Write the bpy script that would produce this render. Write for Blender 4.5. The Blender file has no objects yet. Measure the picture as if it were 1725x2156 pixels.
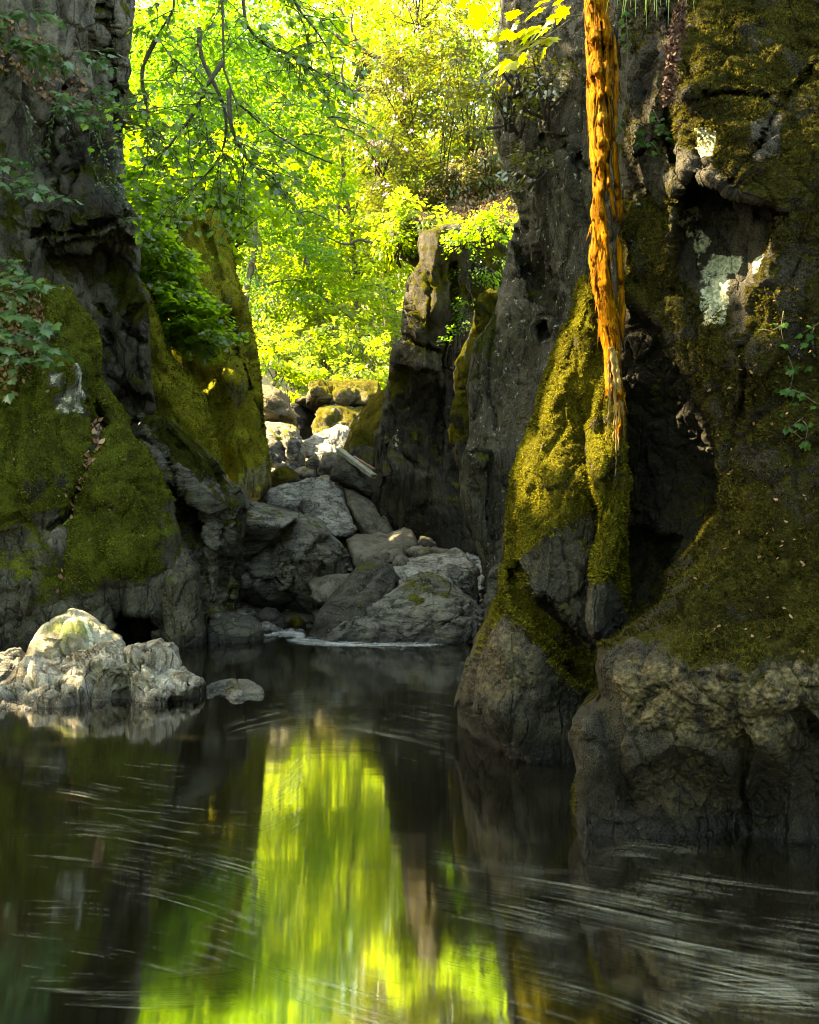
import bpy, math, random
import numpy as np
from mathutils import Vector

# ------------------------------------------------------------------ camera, sky, sun, exposure
SC = bpy.context.scene
COL = SC.collection
RNG = np.random.default_rng(11)
random.seed(11)

CAM_Z, FPX, CU, HV = 1.6, 2000.0, 862.5, 1100.0      # eye height, focal length and horizon of a 1725 x 2156 frame

cam = bpy.data.cameras.new("camera")
camo = bpy.data.objects.new("camera", cam)
COL.objects.link(camo)
camo.location = (0, 0, CAM_Z)
camo.rotation_euler = (math.radians(90), 0, 0)
cam.sensor_fit = 'VERTICAL'
cam.sensor_height = 36.0
cam.lens = FPX / 2156.0 * 36.0
cam.shift_y = (HV - 1078.0) / 2156.0
cam.clip_start = 0.05
cam.clip_end = 2000
SC.camera = camo

SUN_DIR = Vector((-0.69, 0.25, 0.68)).normalized()     # towards the sun: high on the left, a little behind
world = bpy.data.worlds.new("World")
SC.world = world
world.use_nodes = True
wn = world.node_tree
bg = wn.nodes["Background"]
sky = wn.nodes.new("ShaderNodeTexSky")
sky.sky_type = 'NISHITA'
sky.sun_disc = False
sky.sun_elevation = math.asin(SUN_DIR.z)
sky.sun_rotation = math.atan2(SUN_DIR.x, SUN_DIR.y)
sky.air_density = 1.0
sky.dust_density = 2.0
wn.links.new(sky.outputs[0], bg.inputs[0])
bg.inputs[1].default_value = 0.15

sun = bpy.data.lights.new("sun", 'SUN')
sun.energy = 5.0
sun.angle = math.radians(0.5)
sun.color = (1.0, 0.90, 0.72)
suno = bpy.data.objects.new("sun", sun)
COL.objects.link(suno)
suno.rotation_euler = SUN_DIR.to_track_quat('Z', 'Y').to_euler()

vs_ = SC.view_settings
vs_.view_transform = 'Standard'
vs_.look = 'None'
vs_.gamma = 1.0
vs_.exposure = 3.72
vs_.use_white_balance = True
vs_.white_balance_temperature = 9800
vs_.white_balance_tint = 4

SC.render.engine = 'CYCLES'
cy = SC.cycles
cy.use_denoising = True
cy.use_adaptive_sampling = True
cy.adaptive_threshold = 0.025
cy.filter_width = 1.1
cy.max_bounces = 7
cy.diffuse_bounces = 3
cy.glossy_bounces = 3
cy.transmission_bounces = 5
cy.transparent_max_bounces = 10
cy.caustics_reflective = False
cy.caustics_refractive = False
cy.sample_clamp_indirect = 6.0

# ------------------------------------------------------------------ helpers
def P(u, v, Y):
    return np.array([(u - CU) / FPX * Y, Y, CAM_Z - (v - HV) / FPX * Y])

def PP(a):
    a = np.asarray(a, float)
    return np.stack([(a[..., 0] - CU) / FPX * a[..., 2], a[..., 2], CAM_Z - (a[..., 1] - HV) / FPX * a[..., 2]], -1)

def tag(o, label=None, cat=None, group=None, kind=None):
    if label: o["label"] = label
    if cat: o["category"] = cat
    if group: o["group"] = group
    if kind: o["kind"] = kind
    return o

def empty(name, loc):
    o = bpy.data.objects.new(name, None)
    o.location = Vector(loc)
    o.empty_display_size = 0.1
    COL.objects.link(o)
    return o

def mesh_obj(name, V, F, mat, parent=None, smooth=True, attrs=None, kind=None, link=True):
    """V (n,3); F list of arrays (m,3)/(m,4). World coordinates, parent only translated."""
    V = np.asarray(V, np.float32)
    if parent is not None:
        V = V - np.array(parent.location, np.float32)[None]
    me = bpy.data.meshes.new(name)
    Fs = [np.asarray(f, np.int32) for f in (F if isinstance(F, list) else [F]) if len(f)]
    loops = np.concatenate([f.ravel() for f in Fs])
    sizes = np.concatenate([np.full(len(f), f.shape[1], np.int32) for f in Fs])
    starts = np.concatenate([[0], np.cumsum(sizes)[:-1]]).astype(np.int32)
    me.vertices.add(len(V)); me.vertices.foreach_set("co", V.ravel())
    me.loops.add(len(loops)); me.loops.foreach_set("vertex_index", loops)
    me.polygons.add(len(sizes)); me.polygons.foreach_set("loop_start", starts)
    me.polygons.foreach_set("loop_total", sizes)
    me.polygons.foreach_set("use_smooth", np.full(len(sizes), smooth, bool))
    me.update(calc_edges=True)
    for k, a in (attrs or {}).items():
        at = me.attributes.new(k, 'FLOAT', 'POINT')
        at.data.foreach_set("value", np.asarray(a, np.float32))
    if mat is not None: me.materials.append(mat)
    o = bpy.data.objects.new(name, me)
    if link: COL.objects.link(o)
    if parent is not None: o.parent = parent
    if kind: o["kind"] = kind
    return o

# --- noise -----------------------------------------------------------
def _hash(ix, iy, iz, s):
    h = (ix.astype(np.int64) * 374761393 + iy.astype(np.int64) * 668265263 + iz.astype(np.int64) * 2147483647 + s * 974634541) & 0xffffffff
    h = ((h ^ (h >> 13)) * 1274126177) & 0xffffffff
    h = ((h ^ (h >> 16)) * 2246822519) & 0xffffffff
    return h ^ (h >> 15)

def perlin(p, seed=0):
    i = np.floor(p).astype(np.int64)
    f = (p - i)
    w = f * f * f * (f * (f * 6 - 15) + 10)
    out = 0
    for dx in (0, 1):
        for dy in (0, 1):
            for dz in (0, 1):
                h = _hash(i[:, 0] + dx, i[:, 1] + dy, i[:, 2] + dz, seed)
                gx = (h & 255) / 127.5 - 1; gy = ((h >> 8) & 255) / 127.5 - 1; gz = ((h >> 16) & 255) / 127.5 - 1
                d = gx * (f[:, 0] - dx) + gy * (f[:, 1] - dy) + gz * (f[:, 2] - dz)
                ww = (w[:, 0] if dx else 1 - w[:, 0]) * (w[:, 1] if dy else 1 - w[:, 1]) * (w[:, 2] if dz else 1 - w[:, 2])
                out = out + d * ww
    return out

def fbm(p, octv=4, seed=0, ridged=False):
    s = 0; a = 1.0; n = 0
    for k in range(octv):
        q = perlin(p * (2.03 ** k) + 17.3 * k, seed + k)
        if ridged: q = 0.5 - np.abs(q) * 1.6
        s = s + a * q; n += a; a *= 0.5
    return s / n

def facet(p, seed=0):
    """nearest-cell tilted planes: chipped stone. returns height, F2-F1, cell random"""
    i = np.floor(p).astype(np.int64)
    n = len(p)
    f1 = np.full(n, 9.0); f2 = np.full(n, 9.0); h1 = np.zeros(n); r1 = np.zeros(n)
    for dx in (-1, 0, 1):
        for dy in (-1, 0, 1):
            for dz in (-1, 0, 1):
                cx = i[:, 0] + dx; cy_ = i[:, 1] + dy; cz = i[:, 2] + dz
                h = _hash(cx, cy_, cz, seed)
                sx = cx + (h & 255) / 255.; sy = cy_ + ((h >> 8) & 255) / 255.; sz = cz + ((h >> 16) & 255) / 255.
                ex = p[:, 0] - sx; ey = p[:, 1] - sy; ez = p[:, 2] - sz
                d = ex * ex + ey * ey + ez * ez
                g = _hash(cx, cy_, cz, seed + 7)
                hh = ex * ((g & 255) / 127.5 - 1) + ey * (((g >> 8) & 255) / 127.5 - 1) + ez * (((g >> 16) & 255) / 127.5 - 1)
                m = d < f1
                f2 = np.where(m, f1, np.minimum(f2, d))
                f1 = np.where(m, d, f1); h1 = np.where(m, hh, h1); r1 = np.where(m, ((h >> 24) & 255) / 255., r1)
    return h1, np.sqrt(f2) - np.sqrt(f1), r1

def sstep(x, a, b):
    t = np.clip((x - a) / (b - a), 0, 1)
    return t * t * (3 - 2 * t)

# --- polygons in the reference frame ----------------------------------
def seg_dist(U, poly, closed=True):
    poly = np.asarray(poly, float)
    A = poly; B = np.roll(poly, -1, 0)
    if not closed: A, B = poly[:-1], poly[1:]
    best = np.full(len(U), 1e18); near = np.zeros_like(U)
    for a, b in zip(A, B):
        d = b - a
        t = np.clip(((U - a) @ d) / max(d @ d, 1e-9), 0, 1)
        q = a + t[:, None] * d
        e = ((U - q) ** 2).sum(1)
        m = e < best
        best[m] = e[m]; near[m] = q[m]
    return np.sqrt(best), near

def inside(U, poly):
    poly = np.asarray(poly, float)
    x, y = U[:, 0], U[:, 1]
    c = np.zeros(len(U), bool)
    for (x1, y1), (x2, y2) in zip(poly, np.roll(poly, -1, 0)):
        if y1 == y2: continue
        m = (y1 > y) != (y2 > y)
        c ^= m & (x < (x2 - x1) * (y - y1) / (y2 - y1) + x1)
    return c

def sdist(U, poly):
    d, _ = seg_dist(U, poly)
    return np.where(inside(U, poly), d, -d)

def roughen(poly, amp, n=2, seed=0, closed=True):
    """break straight outline edges into uneven ones"""
    r = random.Random(seed)
    pts = [tuple(p) for p in poly]
    for k in range(n):
        out = []
        for (a, b) in (zip(pts, pts[1:] + pts[:1]) if closed else zip(pts[:-1], pts[1:])):
            out.append(a)
            L = math.hypot(b[0] - a[0], b[1] - a[1])
            if L > 8:
                s = min(amp, L * 0.13) / (k + 1)
                t = r.uniform(.35, .65)
                out.append((a[0] + (b[0] - a[0]) * t + r.uniform(-s, s), a[1] + (b[1] - a[1]) * t + r.uniform(-s, s)))
        pts = out if closed else out + [pts[-1]]
    return pts

def rbf(pts, eps=0.12):
    pts = np.asarray(pts, float)
    X = pts[:, :2] / 100.; y = pts[:, 2]
    D = np.sqrt(((X[:, None] - X[None]) ** 2).sum(-1) + eps ** 2)
    n = len(X)
    A = np.zeros((n + 1, n + 1)); A[:n, :n] = D - 1e-3 * np.eye(n); A[:n, n] = 1; A[n, :n] = 1
    w = np.linalg.solve(A, np.append(y, 0))
    def f(U):
        U = U / 100.
        o = np.full(len(U), w[n])
        for k in range(n):
            o += w[k] * np.sqrt(((U - X[k]) ** 2).sum(1) + eps ** 2)
        return o
    return f

def axis(a, b, lo, hi, step, coarse):
    xs = []
    x = a
    while x < b:
        xs.append(x)
        x += step if lo <= x <= hi else coarse
    xs.append(b)
    return np.array(xs)

ROCKS = {}
NV = [0]
def rock(name, label, cat, outline, pts, mat, R=(40, .5), back=2.0, step=4.0, regions=(), cracks=(), disp=(), paint=None,
         rough=3.0, seed=1, group=None, shrink=.75, base=None, moss=None, eps=.12, root=None, part='stone_body', calm=()):
    outline = roughen(outline, rough, 2, seed)
    ol = np.asarray(outline, float)
    lo, hi = ol.min(0), ol.max(0)
    us = axis(lo[0], hi[0], -25, 1750, step, max(step, 22)); vs = axis(lo[1], hi[1], -25, 2200, step, max(step, 22))
    nu, nv = len(us), len(vs)
    UU, VV = np.meshgrid(us, vs)
    U = np.stack([UU.ravel(), VV.ravel()], 1)
    idx = np.arange(nu * nv).reshape(nv, nu)
    cells = np.stack([idx[:-1, :-1], idx[1:, :-1], idx[1:, 1:], idx[:-1, 1:]], -1).reshape(-1, 4)
    cen = U[cells].mean(1)
    cells = cells[inside(cen, outline)]
    used = np.unique(cells)
    remap = np.full(len(U), -1); remap[used] = np.arange(len(used))
    U = U[used]; F = remap[cells]
    # boundary vertices onto the outline
    E = np.concatenate([F[:, [0, 1]], F[:, [1, 2]], F[:, [2, 3]], F[:, [3, 0]]])
    key = np.minimum(E[:, 0], E[:, 1]) * len(U) + np.maximum(E[:, 0], E[:, 1])
    uq, inv, cnt = np.unique(key, return_inverse=True, return_counts=True)
    BE = E[cnt[inv] == 1]
    bv = np.unique(BE)
    U[bv] = seg_dist(U[bv], outline)[1]
    d = sdist(U, outline); d[bv] = 0; d = np.maximum(d, 0)
    Y = rbf(pts, eps)(U)
    # uneven rim so that outlines do not look turned
    t = np.clip(d / R[0], 0, 1)
    Y = Y + R[1] * (1 - np.sqrt(np.clip(1 - (1 - t) ** 2, 0, 1)))
    for reg in regions:
        poly, off, soft = reg[:3]
        poly = roughen(poly, 3, 2, seed + 5)
        s = sdist(U, poly)
        k = sstep(s, -soft * .5, soft * .5)
        o = off(U) if callable(off) else off
        Y = Y + k * o
    for line, w, dep in cracks:
        line = roughen(line, 4, 2, seed + 9, False)
        q, _ = seg_dist(U, line, False)
        Y = Y + dep * np.exp(-(q / w) ** 2)
    V = PP(np.column_stack([U, Y]))
    def normals(V):
        a, b, c, e = V[F[:, 0]], V[F[:, 1]], V[F[:, 2]], V[F[:, 3]]
        fn = np.cross(c - a, e - b)
        N = np.zeros_like(V)
        for k in range(4): np.add.at(N, F[:, k], fn)
        return N / np.maximum(np.linalg.norm(N, axis=1, keepdims=True), 1e-12)
    N = normals(V)
    h = np.zeros(len(V))
    for k, dd in enumerate(disp):
        typ, sc, amp = dd[:3]
        an = np.array(dd[3]) if len(dd) > 3 and dd[3] is not None else np.ones(3)
        rot = dd[4] if len(dd) > 4 else 0.0
        c_, s_ = math.cos(rot), math.sin(rot)
        q = V.copy(); q[:, 0], q[:, 2] = V[:, 0] * c_ + V[:, 2] * s_, -V[:, 0] * s_ + V[:, 2] * c_
        q = q * an / sc + seed * 3.7
        if typ == 'fbm': h += amp * fbm(q, 4, seed * 13 + k) * 1.6
        elif typ == 'ridge': h += amp * fbm(q, 4, seed * 13 + k, True)
        elif typ == 'facet':
            warp = np.stack([perlin(q * .9 + 5, 3), perlin(q * .9 + 9, 4), perlin(q * .9 + 13, 5)], 1)
            hh, g, r = facet(q + warp * .5, seed * 17 + k)
            h += amp * (hh * .9 + (r - .5) * .7) - amp * .45 * np.exp(-(g / .07) ** 2)
        elif typ == 'strata':
            z = q[:, 2] + .6 * fbm(q * np.array([.35, .35, .35]), 3, seed + 40)
            fl = np.floor(z); fr = z - fl
            r0 = (_hash(fl.astype(np.int64), fl.astype(np.int64) * 0, fl.astype(np.int64) * 0, seed + 3) & 255) / 255. - .5
            h += amp * (r0 + .5 * (fr - .5))
        elif typ == 'pit': h -= amp * np.clip(perlin(q, seed + k) * 2.2 - .35, 0, 1)
    edge = np.clip(d / 10., .25, 1)
    for poly, soft, k_ in calm:
        edge = edge * (1 - (1 - k_) * sstep(sdist(U, poly), -soft, soft))
    V = V + N * (h * edge)[:, None]
    N = normals(V)
    # painted wear, and recess shade put into dark: moss / lichen / tan / dark / brown
    at = {k: np.zeros(len(V)) for k in ("moss", "lichen", "tan", "dark")}
    rag = fbm(V * (14. / max(float(V[:, 1].mean()), 4.)), 4, seed + 71) * 1.8
    for (ch, poly, soft, val) in (paint or ()):
        if poly is None: at[ch] = np.full(len(V), float(val)); continue
        k = sstep(sdist(U, poly) + soft * 1.5 * rag, -soft, soft)
        at[ch] = at[ch] * (1 - k) + val * k
    # closing the body behind
    nb = len(bv); pos = np.full(len(V), -1); pos[bv] = np.arange(nb)
    Bp = V[bv]; cen = Bp.mean(0)
    camp = np.array([0, 0, CAM_Z])
    rings = []
    for (kk, bb) in ((.985, .10), (.96, .28), (.90, .6), (shrink, 1.0)):
        g = ((Bp[:, 1] + back * bb) / Bp[:, 1])[:, None]
        Q = camp + (Bp - camp) * g
        cq = Q.mean(0)
        Q2 = cq + (Q - cq) * kk; Q2[:, 1] = Q[:, 1]
        Q2 += (fbm(Q2 * 1.3, 3, seed + 60) * .25 * min(back, 1.5))[:, None] * (cq - Q2) / np.maximum(np.linalg.norm(cq - Q2, axis=1, keepdims=True), .3)
        rings.append(Q2)
    tip = rings[-1].mean(0); tip[1] += back * .3
    allV = np.concatenate([V] + rings + [tip[None]])
    o1 = len(V)
    a, b = pos[BE[:, 0]], pos[BE[:, 1]]
    quads = [np.stack([BE[:, 1], BE[:, 0], o1 + a, o1 + b], 1)]
    for r_ in range(len(rings) - 1):
        w_ = o1 + r_ * nb
        quads.append(np.stack([w_ + b, w_ + a, w_ + nb + a, w_ + nb + b], 1))
    w_ = o1 + (len(rings) - 1) * nb
    q1 = np.concatenate(quads[:1]); q2 = np.concatenate(quads[1:])
    q3 = np.stack([w_ + b, w_ + a, np.full(len(a), w_ + nb)], 1)
    nadd = len(rings) * nb + 1
    atf = {k: np.concatenate([x, np.full(nadd, x.mean())]) for k, x in at.items()}
    NV[0] += len(allV)
    own = root is None
    if own: root = empty(name, base if base is not None else (float(cen[0]), float(Bp[:, 1].mean()), float(V[:, 2].min())))
    if own: tag(root, label, cat, group)
    o = mesh_obj(part, allV, [np.concatenate([F, q1, q2]), q3], mat, root, True, atf)
    ROCKS[name] = dict(V=V, F=F, N=N, U=U, at=at, root=root, Y=V[:, 1])
    if moss: moss_tufts(ROCKS[name], *moss)
    return root

def surf(r, u, v):
    """depth of a rock surface under a frame point"""
    k = np.argmin(((r["U"] - np.array([u, v])) ** 2).sum(1))
    return r["V"][k], r["N"][k]

def moss_tufts(r, n, ln, mat, thr=.5):
    V, F, N, at = r["V"], r["F"], r["N"], r["at"]
    A = np.linalg.norm(np.cross(V[F[:, 2]] - V[F[:, 0]], V[F[:, 3]] - V[F[:, 1]]), axis=1)
    U = r["U"][F].mean(1)
    ok = (U[:, 0] > -40) & (U[:, 0] < 1765) & (U[:, 1] > -40)
    c = V[F].mean(1)
    m = at["moss"][F].mean(1) + 1.25 * fbm(c * 2.4, 5, 77) + .25 * N[F].mean(1)[:, 2]
    w = A * ok * sstep(m, thr - .12, thr + .12)
    w = w / w.sum()
    f = RNG.choice(len(F), n, p=w)
    a, b = RNG.random((2, n))
    p = (V[F[f, 0]] * ((1 - a) * (1 - b))[:, None] + V[F[f, 1]] * ((1 - a) * b)[:, None] + V[F[f, 2]] * (a * b)[:, None] + V[F[f, 3]] * (a * (1 - b))[:, None])
    nn = N[F[f, 0]]
    d = nn + RNG.normal(0, .55, (n, 3)) + np.array([0, 0, -.15])
    d /= np.linalg.norm(d, axis=1, keepdims=True)
    s = np.cross(d, RNG.normal(0, 1, (n, 3))); s /= np.linalg.norm(s, axis=1, keepdims=True)
    L = ln * (RNG.uniform(.45, 1.3, n) * np.clip(.95 + 1.5 * fbm(p * 7., 3, 41), .45, 1.7))[:, None]
    p = p - nn * ln * .15
    VV = np.stack([p + s * L * .28, p - s * L * .28, p + d * L], 1).reshape(-1, 3)
    FF = np.arange(3 * n).reshape(-1, 3)
    tint = np.repeat(np.clip(.36 + .9 * fbm(p * 2.6, 3, 31) + 1.1 * fbm(p * 13., 3, 33) + RNG.normal(0, .20, n), 0, 1), 3)
    mesh_obj("moss", VV, FF, mat, r["root"], True, {"tint": tint}, kind="stuff")

# ------------------------------------------------------------------ materials
class NT:
    def __init__(s, name):
        s.m = bpy.data.materials.new(name); s.m.use_nodes = True
        s.t = s.m.node_tree; s.t.nodes.clear()
    def n(s, typ, **kw):
        nd = s.t.nodes.new(typ)
        for k, v in kw.items():
            if k.startswith("i_"):
                key = k[2:]; key = int(key) if key.isdigit() else key.replace("_", " ")
                s.set(nd.inputs[key], v)
            else: setattr(nd, k, v)
        return nd
    def set(s, sock, v):
        if isinstance(v, bpy.types.NodeSocket): s.t.links.new(v, sock)
        elif isinstance(v, bpy.types.Node): s.t.links.new(v.outputs[0], sock)
        else:
            if isinstance(v, tuple) and len(v) == 3 and sock.type == 'RGBA': v = v + (1,)
            sock.default_value = v
    def math(s, op, a, b=0.0, c=None, clamp=False):
        nd = s.n("ShaderNodeMath", operation=op, use_clamp=clamp)
        s.set(nd.inputs[0], a); s.set(nd.inputs[1], b)
        if c is not None: s.set(nd.inputs[2], c)
        return nd.outputs[0]
    def mix(s, f, a, b, blend='MIX'):
        nd = s.n("ShaderNodeMix", data_type='RGBA', blend_type=blend)
        s.set(nd.inputs[0], f); s.set(nd.inputs[6], a); s.set(nd.inputs[7], b)
        return nd.outputs[2]
    def ramp(s, f, lo, hi):
        nd = s.n("ShaderNodeMapRange", interpolation_type='SMOOTHSTEP')
        s.set(nd.inputs[0], f); nd.inputs[1].default_value = lo; nd.inputs[2].default_value = hi
        return nd.outputs[0]
    def noise(s, vec, scale, detail=4, rough=.55, dist=0.0):
        nd = s.n("ShaderNodeTexNoise"); s.set(nd.inputs["Vector"], vec)
        nd.inputs["Scale"].default_value = scale; nd.inputs["Detail"].default_value = detail
        nd.inputs["Roughness"].default_value = rough; nd.inputs["Distortion"].default_value = dist
        return nd.outputs[0]
    def attr(s, name):
        return s.n("ShaderNodeAttribute", attribute_name=name).outputs["Fac"]
    def out(s, sh):
        o = s.n("ShaderNodeOutputMaterial"); s.t.links.new(sh if isinstance(sh, bpy.types.NodeSocket) else sh.outputs[0], o.inputs[0])
        return s.m

def rock_mat(name, cA, cB, cC, moss=((.030, .030, .006), (.075, .080, .012), (.16, .16, .022)), fine=1.0, streak=(1, 1, .25), rotz=0.0,
             bump=1.0, speck=.0, rough=.8, mossbias=0.0):
    b = NT(name)
    geo = b.n("ShaderNodeNewGeometry")
    pos = geo.outputs["Position"]
    nz = b.n("ShaderNodeSeparateXYZ", i_0=geo.outputs["Normal"]).outputs[2]
    pz = b.n("ShaderNodeSeparateXYZ", i_0=pos).outputs[2]
    mp = b.n("ShaderNodeMapping", i_0=pos); mp.inputs["Rotation"].default_value = (0, rotz, 0); mp.inputs["Scale"].default_value = streak
    st = mp.outputs[0]
    n1 = b.noise(pos, 1.3 * fine, 5, .6)
    n2 = b.noise(st, 5.0 * fine, 6, .64, .08)
    n3 = b.noise(pos, 22.0 * fine, 4, .6)
    col = b.mix(b.ramp(n1, .35, .65), cA, cB)
    col = b.mix(b.ramp(n2, .44, .62), col, cC)
    col = b.mix(b.ramp(b.noise(pos, 4.2 * fine, 6, .7), .52, .66), col, b.mix(.5, col, cB))
    col = b.mix(b.math('MULTIPLY', b.ramp(n3, .40, .62), .55), col, b.mix(.5, col, (.01, .01, .008)))
    n5 = b.noise(pos, 105 * fine, 2, .7)
    col = b.mix(b.ramp(n5, .40, .66), b.mix(.45, col, (.006, .006, .005)), b.mix(.16, col, b.mix(.6, cB, (.5, .48, .4))))
    # fine dark fissures
    vo = b.n("ShaderNodeTexVoronoi", feature='DISTANCE_TO_EDGE'); b.set(vo.inputs["Vector"], b.mix(.06, st, b.n("ShaderNodeTexNoise", i_Vector=pos, i_Scale=4.0 * fine).outputs[1])); vo.inputs["Scale"].default_value = 3.2 * fine
    crack = b.ramp(vo.outputs[0], .0, .045)
    fis = b.math('MAXIMUM', crack, b.ramp(n1, .42, .58))
    col = b.mix(fis, b.mix(.6, col, (.006, .006, .005)), col)
    # tan crust / dark areas: wet stone, and shade painted into hollows
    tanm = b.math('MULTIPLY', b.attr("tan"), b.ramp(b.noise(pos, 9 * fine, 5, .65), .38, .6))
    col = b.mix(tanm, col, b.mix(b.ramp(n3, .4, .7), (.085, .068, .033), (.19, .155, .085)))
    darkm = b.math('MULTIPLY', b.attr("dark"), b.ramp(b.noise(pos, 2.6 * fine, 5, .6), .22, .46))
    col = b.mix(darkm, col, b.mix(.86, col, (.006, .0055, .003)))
    # pale specks and lichen patches
    if speck > 0:
        sp = b.ramp(b.noise(pos, 11 * fine, 3, .7), .66 - .05 * speck, .70)
        col = b.mix(b.math('MULTIPLY', sp, speck), col, (.30, .31, .25))
    lv = b.math('ADD', b.attr("lichen"), b.math('MULTIPLY', b.math('SUBTRACT', b.noise(pos, 7 * fine, 6, .72), .5), 2.6))
    lm = b.ramp(lv, .76, 1.0)
    lcol = b.mix(b.ramp(b.noise(pos, 30 * fine, 3), .35, .6), (.20, .22, .13), (.46, .48, .36))
    # moss
    mn = b.noise(pos, 2.2, 7, .70)
    mv = b.math('ADD', b.math('MULTIPLY', b.attr("moss"), 1.5), b.math('ADD', b.math('MULTIPLY', b.math('SUBTRACT', mn, .5), 3.4), b.math('MULTIPLY', nz, .45)))
    mm = b.ramp(mv, .72 - mossbias, .95 - mossbias)
    m1 = b.noise(pos, 3.3, 6, .65)
    m2 = b.noise(pos, 38.0, 4, .65)
    mcol = b.mix(b.ramp(m1, .38, .64), moss[0], moss[1])
    mcol = b.mix(b.math('MULTIPLY', b.ramp(m2, .48, .74), .7), mcol, moss[2])
    mcol = b.mix(b.math('MULTIPLY', b.ramp(b.noise(pos, 60, 3, .6), .45, .65), .5), mcol, (.012, .011, .004))
    mm = b.math('MULTIPLY', mm, b.math('SUBTRACT', 1.0, b.math('MULTIPLY', lm, b.attr("lichen"), clamp=True)))
    col = b.mix(lm, col, lcol)
    col = b.mix(mm, col, mcol)
    # splash zone by the water
    wet = b.math('MULTIPLY', b.ramp(b.math('ADD', pz, b.math('MULTIPLY', n1, .16)), .26, .10), 1.0)
    wetc = b.mix(b.math('MULTIPLY', wet, .82), col, b.mix(.85, col, (.004, .004, .003)))
    ro = b.math('SUBTRACT', rough, b.math('MULTIPLY', wet, .38))
    ro = b.math('SUBTRACT', ro, b.math('MULTIPLY', darkm, .15))
    # bump
    hb = b.math('ADD', b.math('MULTIPLY', n2, .6), b.math('ADD', b.math('MULTIPLY', n3, .30), b.math('ADD', b.math('MULTIPLY', crack, .16), b.math('MULTIPLY', b.noise(pos, 75 * fine, 2, .6), .10))))
    cr = b.n('ShaderNodeTexVoronoi', feature='SMOOTH_F1'); b.set(cr.inputs['Vector'], pos); cr.inputs['Scale'].default_value = 26 * fine
    hb = b.math('SUBTRACT', hb, b.math('MULTIPLY', b.math('MULTIPLY', cr.outputs[0], b.attr('tan')), .45))
    hm = b.math('ADD', b.math('MULTIPLY', m2, .8), b.math('MULTIPLY', m1, .7))
    hh = b.n("ShaderNodeMix", data_type='FLOAT'); b.set(hh.inputs[0], b.ramp(b.attr('moss'), .25, .55)); b.set(hh.inputs[2], hb); b.set(hh.inputs[3], hm)
    bu = b.n("ShaderNodeBump"); bu.inputs["Strength"].default_value = min(1.0, .9 * bump); bu.inputs["Distance"].default_value = .17 * bump / fine
    b.set(bu.inputs["Height"], hh.outputs[0])
    pr = b.n("ShaderNodeBsdfPrincipled", i_Base_Color=wetc, i_Roughness=ro, i_Normal=bu.outputs[0])
    b.set(pr.inputs["Specular IOR Level"], b.math('MULTIPLY', b.math('ADD', .07, b.math('MULTIPLY', wet, .12)), b.math('SUBTRACT', 1.0, mm)))
    return b.out(pr)

def simple_mat(name, cA, cB, scale=6, rough=.85, bump=.5, streak=(1, 1, 1), cC=None, dist=.03):
    b = NT(name)
    pos = b.n("ShaderNodeNewGeometry").outputs["Position"]
    mp = b.n("ShaderNodeMapping", i_0=pos); mp.inputs["Scale"].default_value = streak
    n = b.noise(mp.outputs[0], scale, 7, .65, .3)
    n2 = b.noise(mp.outputs[0], scale * 4, 4, .6)
    col = b.mix(b.ramp(n, .35, .65), cA, cB)
    if cC: col = b.mix(b.ramp(n2, .5, .68), col, cC)
    bu = b.n("ShaderNodeBump"); bu.inputs["Strength"].default_value = bump; bu.inputs["Distance"].default_value = dist
    b.set(bu.inputs["Height"], b.math('ADD', n, b.math('MULTIPLY', n2, .5)))
    return b.out(b.n("ShaderNodeBsdfPrincipled", i_Base_Color=col, i_Roughness=rough, i_Normal=bu.outputs[0]))

def leaf_mat(name, cA, cB, tA, tB, trans=.55, gloss=.06, rough=.4, obj_random=False):
    b = NT(name)
    f = b.n("ShaderNodeObjectInfo").outputs["Random"] if obj_random else b.attr("tint")
    dc = b.mix(f, cA, cB); tc = b.mix(f, tA, tB)
    di = b.n("ShaderNodeBsdfDiffuse", i_Color=dc)
    tr = b.n("ShaderNodeBsdfTranslucent", i_Color=tc)
    gl = b.n("ShaderNodeBsdfGlossy"); b.set(gl.inputs[0], (.8, .85, .8)); gl.inputs["Roughness"].default_value = rough
    m1 = b.n("ShaderNodeMixShader", i_0=trans); b.set(m1.inputs[1], di); b.set(m1.inputs[2], tr)
    m2 = b.n("ShaderNodeMixShader", i_0=gloss); b.set(m2.inputs[1], m1); b.set(m2.inputs[2], gl)
    return b.out(m2)

M = {}
MOSS_L = ((.052, .058, .012), (.118, .142, .022), (.21, .235, .035))
M['left_moss'] = rock_mat('left_moss', (.07, .068, .050), (.15, .145, .11), (.03, .03, .023), MOSS_L)
M['left_dark'] = rock_mat('left_dark', (.078, .074, .055), (.165, .156, .122), (.028, .026, .020), ((.02, .021, .005), (.05, .055, .010), (.09, .10, .014)), streak=(1, 1, .35), rotz=.3)
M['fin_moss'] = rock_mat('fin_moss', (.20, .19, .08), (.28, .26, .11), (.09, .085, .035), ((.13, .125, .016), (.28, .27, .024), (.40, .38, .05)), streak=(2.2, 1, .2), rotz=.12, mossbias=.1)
M['slate'] = rock_mat('slate', (.065, .066, .050), (.17, .168, .135), (.022, .022, .018), ((.02, .022, .006), (.05, .055, .010), (.10, .11, .014)), streak=(.5, 1, 2.6), rotz=-.75, speck=.3)
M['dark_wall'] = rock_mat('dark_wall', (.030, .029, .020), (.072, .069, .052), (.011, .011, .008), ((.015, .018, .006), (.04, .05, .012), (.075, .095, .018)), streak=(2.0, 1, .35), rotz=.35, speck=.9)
M['pillar'] = rock_mat('pillar', (.030, .026, .017), (.060, .052, .034), (.012, .011, .008), ((.03, .03, .006), (.07, .07, .010), (.14, .13, .015)), streak=(2.2, 1, .3), speck=.25)
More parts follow.
